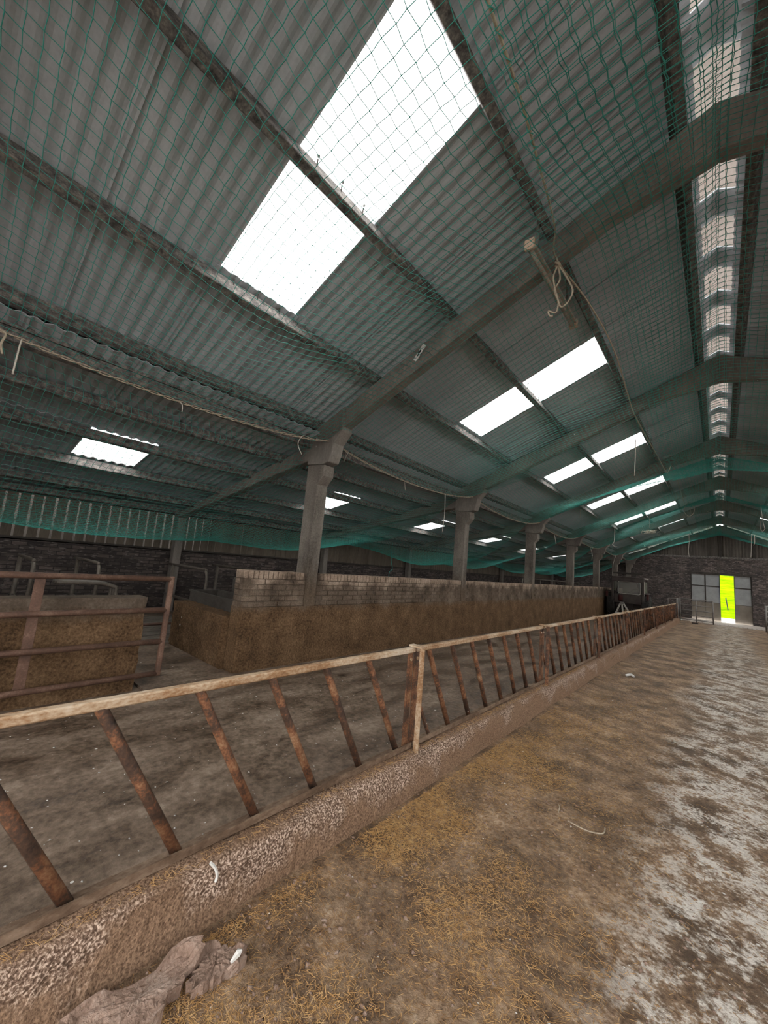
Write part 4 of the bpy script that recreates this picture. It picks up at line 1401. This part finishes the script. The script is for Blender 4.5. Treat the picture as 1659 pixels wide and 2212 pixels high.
# ------------------------------------------------------------------ bits lying on the floor
def crust(cx, cy_, rx, ry, h, seed, label):
    rnd = random.Random(seed)
    n, m_ = 40, 9
    mb = MB()
    rad = [1 + 0.22 * math.sin(3 * 2 * math.pi * k / n + seed) + rnd.uniform(-0.16, 0.16) for k in range(n)]
    for j in range(m_ + 1):
        f = 1 - j / m_
        for k in range(n):
            a = 2 * math.pi * k / n
            x = cx + rx * rad[k] * f * math.cos(a); y = cy_ + ry * rad[k] * f * math.sin(a)
            z = fz(y) + h * (0.55 + 0.3 * math.sin(x * 23 + seed) * math.sin(y * 19) + (0.5 if f > 0.85 and rad[k] > 1 else 0)) + rnd.uniform(0, 0.008)
            mb.v.append((x, y, z))
    for j in range(m_):
        for k in range(n):
            l = (k + 1) % n
            mb.f.append((j * n + k, j * n + l, (j + 1) * n + l, (j + 1) * n + k))
    b0 = len(mb.v)
    for k in range(n):
        x, y, z = mb.v[k]
        mb.v.append((x + (cx - x) * 0.03, y + (cy_ - y) * 0.03, fz(y) - 0.01))
    for k in range(n):
        l = (k + 1) % n
        mb.f.append((k, b0 + k, b0 + l, l))
    return tag(mb.build('muck_crust', M['crust']), label, 'crust')


crust(-1.475, 0.66, 0.085, 0.2, 0.045, 2, 'large cracked flake of dried muck at the foot of the kerb')
crust(-1.42, 0.9, 0.07, 0.09, 0.03, 5, 'smaller grey muck flake beside the large cracked one')
o = MB().tube(smooth_path([(-0.76, 2.86, 0.0), (-0.72, 2.84, 0.008), (-0.66, 2.85, 0.0), (-0.6, 2.86, 0.006), (-0.57, 2.9, 0.004), (-0.575, 2.97, 0.0)], 5), 0.004, 6)
tag(o.build('twig', M['rope'], smooth=True), 'pale crooked twig on the trodden straw', 'twig')
o = MB().tube(smooth_path([(-0.86, 3.0, 0.0), (-0.84, 2.96, 0.008), (-0.83, 2.9, 0.0)], 5), 0.003, 6)
tag(o.build('twig', M['rope'], smooth=True), 'short pale twig left of the crooked one', 'twig')
o = MB().tube(smooth_path([(-1.60, 0.93, 0.235), (-1.592, 0.95, 0.21), (-1.588, 0.96, 0.18), (-1.585, 0.955, 0.16)], 5), 0.006, 5)
tag(o.build('paper_scrap', M['white_scrap']), 'white shred hanging on the kerb edge', 'scrap')
o = MB().tube(smooth_path([(-1.27, 8.1, fz(8) + 0.01), (-1.2, 8.15, fz(8) + 0.03), (-1.15, 8.12, fz(8) + 0.012)], 5), [0.02] * 11, 6)
tag(o.build('paper_scrap', M['white_scrap']), 'white crumpled scrap on the passage floor further along', 'scrap')
o = MB().tube([(-1.37, 0.93, 0.03), (-1.36, 0.95, 0.055), (-1.355, 0.96, 0.06)], [0.006, 0.012, 0.003], 6)
tag(o.build('paper_scrap', M['white_scrap']), 'white chip lying on the grey muck flake', 'scrap')


# ------------------------------------------------------------------ tractor parked nose-away beside the brick wall
def tractor(cx, cyy, z0):
    t = thing('tractor', (cx, cyy, z0), 'old dark red tractor with boxy cab, seen from behind beside the brick wall', 'tractor')

    def P(b, name, m, par=None, **kw):
        o = bpy.data.objects.new(name, b.mesh(name, M[m], kw.get('smooth', False), kw.get('bevel', 0), kw.get('segs', 1)))
        link(o, par or t)
        return o

    def wheel(x, y, R, W, lugs):
        b = MB()
        b.lathe([(R * 0.52, -W * 0.42), (R * 0.62, -W * 0.5), (R * 0.86, -W * 0.5), (R * 0.95, -W * 0.4), (R * 0.95, W * 0.4), (R * 0.86, W * 0.5), (R * 0.62, W * 0.5), (R * 0.52, W * 0.42)], (x, y, R), 'x', 32)
        ty = P(b, 'tyre', 'tyre', smooth=False)
        for k in range(lugs):
            for s in (-1, 1):
                a0 = 2 * math.pi * (k + (0.5 if s > 0 else 0)) / lugs
                a1 = a0 + 2 * math.pi / lugs * 0.75
                q = MB()
                p0 = Vector((x + s * W * 0.02, y + math.cos(a1) * R * 0.965, R + math.sin(a1) * R * 0.965))
                p1 = Vector((x + s * W * 0.47, y + math.cos(a0) * R * 0.955, R + math.sin(a0) * R * 0.955))
                n_ = Vector((0, math.cos((a0 + a1) / 2), math.sin((a0 + a1) / 2)))
                q.bar(p0, p1, R * 0.09, 0.045, side=n_)
                P(q, 'tread_lug', 'tyre', ty)
        b = MB()
        b.lathe([(0.02, -W * 0.3), (R * 0.5, -W * 0.36), (R * 0.54, -W * 0.4), (R * 0.54, W * 0.4), (R * 0.5, W * 0.36), (0.02, W * 0.3)], (x, y, R), 'x', 24)
        P(b, 'rim', 'tractor_red')
        b = MB(); b.lathe([(0.01, -W * 0.42), (R * 0.16, -W * 0.42), (R * 0.16, W * 0.42), (0.01, W * 0.42)], (x, y, R), 'x', 12)
        P(b, 'hub', 'tractor_dark')

    for s in (-1, 1):
        wheel(s * 0.76, 0.0, 0.62, 0.34, 15)
        wheel(s * 0.66, 2.05, 0.36, 0.19, 12)
    # chassis and bonnet
    b = MB(); b.box(-0.2, 0.2, -0.15, 2.1, 0.42, 0.8); P(b, 'gearbox', 'tractor_dark', bevel=0.03)
    b = MB(); b.lathe([(0.02, -0.62), (0.09, -0.6), (0.11, -0.3), (0.14, 0), (0.11, 0.3), (0.09, 0.6), (0.02, 0.62)], (0, 0, 0.62), 'x', 16); P(b, 'rear_axle', 'tractor_dark')
    b = MB(); b.prism([(0.95, 0.78), (2.45, 0.74), (2.47, 1.14), (2.3, 1.2), (0.95, 1.27)], 'x', -0.28, 0.28); P(b, 'bonnet', 'tractor_red', bevel=0.03)
    b = MB(); b.tube([(-0.55, 2.05, 0.38), (0.55, 2.05, 0.38)], 0.05, 8); P(b, 'front_axle', 'tractor_dark')
    b = MB(); b.box(-0.12, 0.12, 1.9, 2.2, 0.36, 0.6); P(b, 'axle_support', 'tractor_dark')
    b = MB(); b.tube([(0.2, 1.5, 1.2), (0.2, 1.5, 1.9)], 0.035, 8); P(b, 'exhaust', 'tractor_dark')
    # mudguards: curved plates over the rear wheels
    for s in (-1, 1):
        b = MB()
        pts = []
        for a in np.linspace(math.radians(20), math.radians(112), 9):
            pts.append((0.70 * math.cos(a), 0.62 + 0.70 * math.sin(a)))
        prof = pts + [(u * 0.975, 0.62 + (w - 0.62) * 0.975) for u, w in reversed(pts)]
        b.prism(prof, 'x', s * 0.60, s * 0.93)
        P(b, 'mudguard', 'tractor_dark')
        b = MB(); b.box(s * 0.88 - 0.05, s * 0.88 + 0.05, -0.74, -0.68, 1.0, 1.28); P(b, 'rear_lamp', 'tractor_red', bevel=0.01)
    # cab
    zc0, zc1 = 0.78, 2.03
    for sx in (-1, 1):
        for yy, w in ((-0.48, 0.10), (0.92, 0.08)):
            b = MB(); b.box(sx * 0.66 - w / 2, sx * 0.66 + w / 2, yy - 0.05, yy + 0.05, zc0 - 0.2, zc1 - 0.02); P(b, 'cab_post', 'tractor_dark', bevel=0.012)
        b = MB(); b.bar((sx * 0.66, -0.48, 1.12), (sx * 0.66, 0.92, 1.12), 0.06, 0.05); P(b, 'side_rail', 'tractor_dark')
        b = MB(); b.box(sx * 0.66 - 0.008, sx * 0.66 + 0.008, -0.43, 0.88, 1.15, zc1 - 0.16); P(b, 'side_window', 'glass')
        b = MB(); b.box(sx * 0.66 - 0.02, sx * 0.66 + 0.02, -0.44, 0.88, zc0 - 0.1, 1.1); P(b, 'door_skin', 'tractor_dark')
        b = MB(); b.bar((sx * 0.36, -0.40, zc1 - 0.12), (sx * 0.58, -0.3, zc0 + 0.25), 0.05, 0.04); P(b, 'cab_brace', 'tractor_dark')
    b = MB(); b.box(-0.71, 0.71, -0.56, 0.98, zc1 - 0.04, zc1 + 0.05); P(b, 'roof', 'tractor_dark', bevel=0.03, segs=2)
    b = MB(); b.box(-0.71, 0.71, -0.55, -0.44, zc1 - 0.20, zc1); P(b, 'roof_header', 'tractor_dark', bevel=0.02)
    b = MB(); b.box(0.62, 0.74, -0.3, 0.9, zc1 - 0.02, zc1 + 0.04); P(b, 'roof_edge_trim', 'tractor_pale', bevel=0.02)
    b = MB(); b.box(0.672, 0.69, -0.42, -0.16, 1.15, zc1 - 0.14); P(b, 'quarter_panel', 'tractor_pale')
    # rear window opening with rounded pale seal
    y_ = -0.47
    w0, w1, za, zb_ = -0.42, 0.56, 1.22, zc1 - 0.2
    pts = []
    for cxx, czz, aa in ((w1 - 0.08, zb_ - 0.08, 0), (w0 + 0.08, zb_ - 0.08, 90), (w0 + 0.08, za + 0.08, 180), (w1 - 0.08, za + 0.08, 270)):
        for k in range(4):
            a = math.radians(aa + 30 * k)
            pts.append((cxx + 0.08 * math.cos(a), y_, czz + 0.08 * math.sin(a)))
    b = MB(); b.tube(pts, 0.014, 6, closed=True); P(b, 'window_seal', 'tractor_pale')
    b = MB(); b.prism([(p[0], p[2]) for p in pts], 'y', y_ - 0.004, y_ + 0.004); P(b, 'rear_window', 'glass')
    b = MB(); b.box(w0, w1, 0.90, 0.91, 1.24, zc1 - 0.12); P(b, 'windscreen', 'glass')
    b = MB(); b.box(-0.6, 0.6, 0.86, 0.94, zc0, 1.22); P(b, 'dashboard', 'tractor_dark')
    b = MB(); b.box(-0.6, 0.6, -0.4, 0.9, 0.74, 0.8); P(b, 'cab_floor', 'tractor_dark')
    b = MB(); b.box(-0.02, 0.42, -0.2, 0.25, 0.98, 1.1); P(b, 'seat', 'tractor_red', bevel=0.04, segs=2)
    b = MB(); b.box(-0.02, 0.44, -0.3, -0.18, 1.05, 1.34); P(b, 'seat_back', 'tractor_dark', bevel=0.05, segs=2)
    b = MB(); b.tube([(0.2 + 0.19 * math.cos(a), 0.6 + 0.05 * math.sin(a), 1.32 + 0.17 * math.sin(a)) for a in np.linspace(0, 2 * math.pi, 17)[:-1]], 0.015, 6, closed=True); P(b, 'steering_wheel', 'tyre')
    b = MB(); b.box(-0.6, 0.6, -0.46, -0.42, 0.74, 1.18); P(b, 'rear_panel', 'tractor_dark')
    b = MB(); b.tube([(-0.30, -0.5, 0.85), (-0.30, -0.5, 1.14)], 0.1, 12); P(b, 'oil_canister', 'tractor_red', smooth=True)
    # three-point linkage and pale A-frame hitch
    for a_, b_ in (((-0.42, -0.92, 0.28), (-0.24, -0.86, 0.74)), ((0.16, -0.92, 0.28), (-0.12, -0.86, 0.74)), ((-0.13, -0.9, 0.22), (-0.18, -0.88, 0.74))):
        b = MB(); b.bar(a_, b_, 0.075, 0.03, side=(1, 0, 0)); P(b, 'hitch_bar', 'tractor_pale', bevel=0.006)
    b = MB(); b.box(-0.27, -0.09, -0.93, -0.82, 0.70, 0.80); P(b, 'hitch_head', 'galv', bevel=0.01)
    for s in (-0.4, 0.15):
        b = MB(); b.bar((s, -0.9, 0.3), (s * 0.8, -0.1, 0.45), 0.06, 0.03); P(b, 'link_arm', 'tractor_dark')
    b = MB(); b.bar((-0.18, -0.85, 0.76), (0.0, -0.15, 0.9), 0.04, 0.04); P(b, 'top_link', 'tractor_dark')
    b = MB(); b.box(-0.48, 0.22, -0.95, -0.87, 0.2, 0.28); P(b, 'cross_beam', 'tractor_pale')
    return t


tractor(-3.57, 23.75, fz(23.75))
# timber bracket beam behind the tractor
t = thing('bracket_beam', (-4.2, 25.6, 2.1), 'dark beam on two stays seen just above the tractor cab', 'beam')
MB().box(-4.45, -3.2, 25.55, 25.68, 2.1, 2.2).build('beam', M['dark_timber'], t, bevel=0.01)
for x in (-4.1, -3.55):
    MB().box(x - 0.03, x + 0.03, 25.58, 25.65, fz(25.6), 2.1).build('stay', M['dark_timber'], t)
MB().box(-4.64, -4.4, 25.58, 25.65, 2.12, 2.18).build('wall_tie', M['dark_timber'], t)
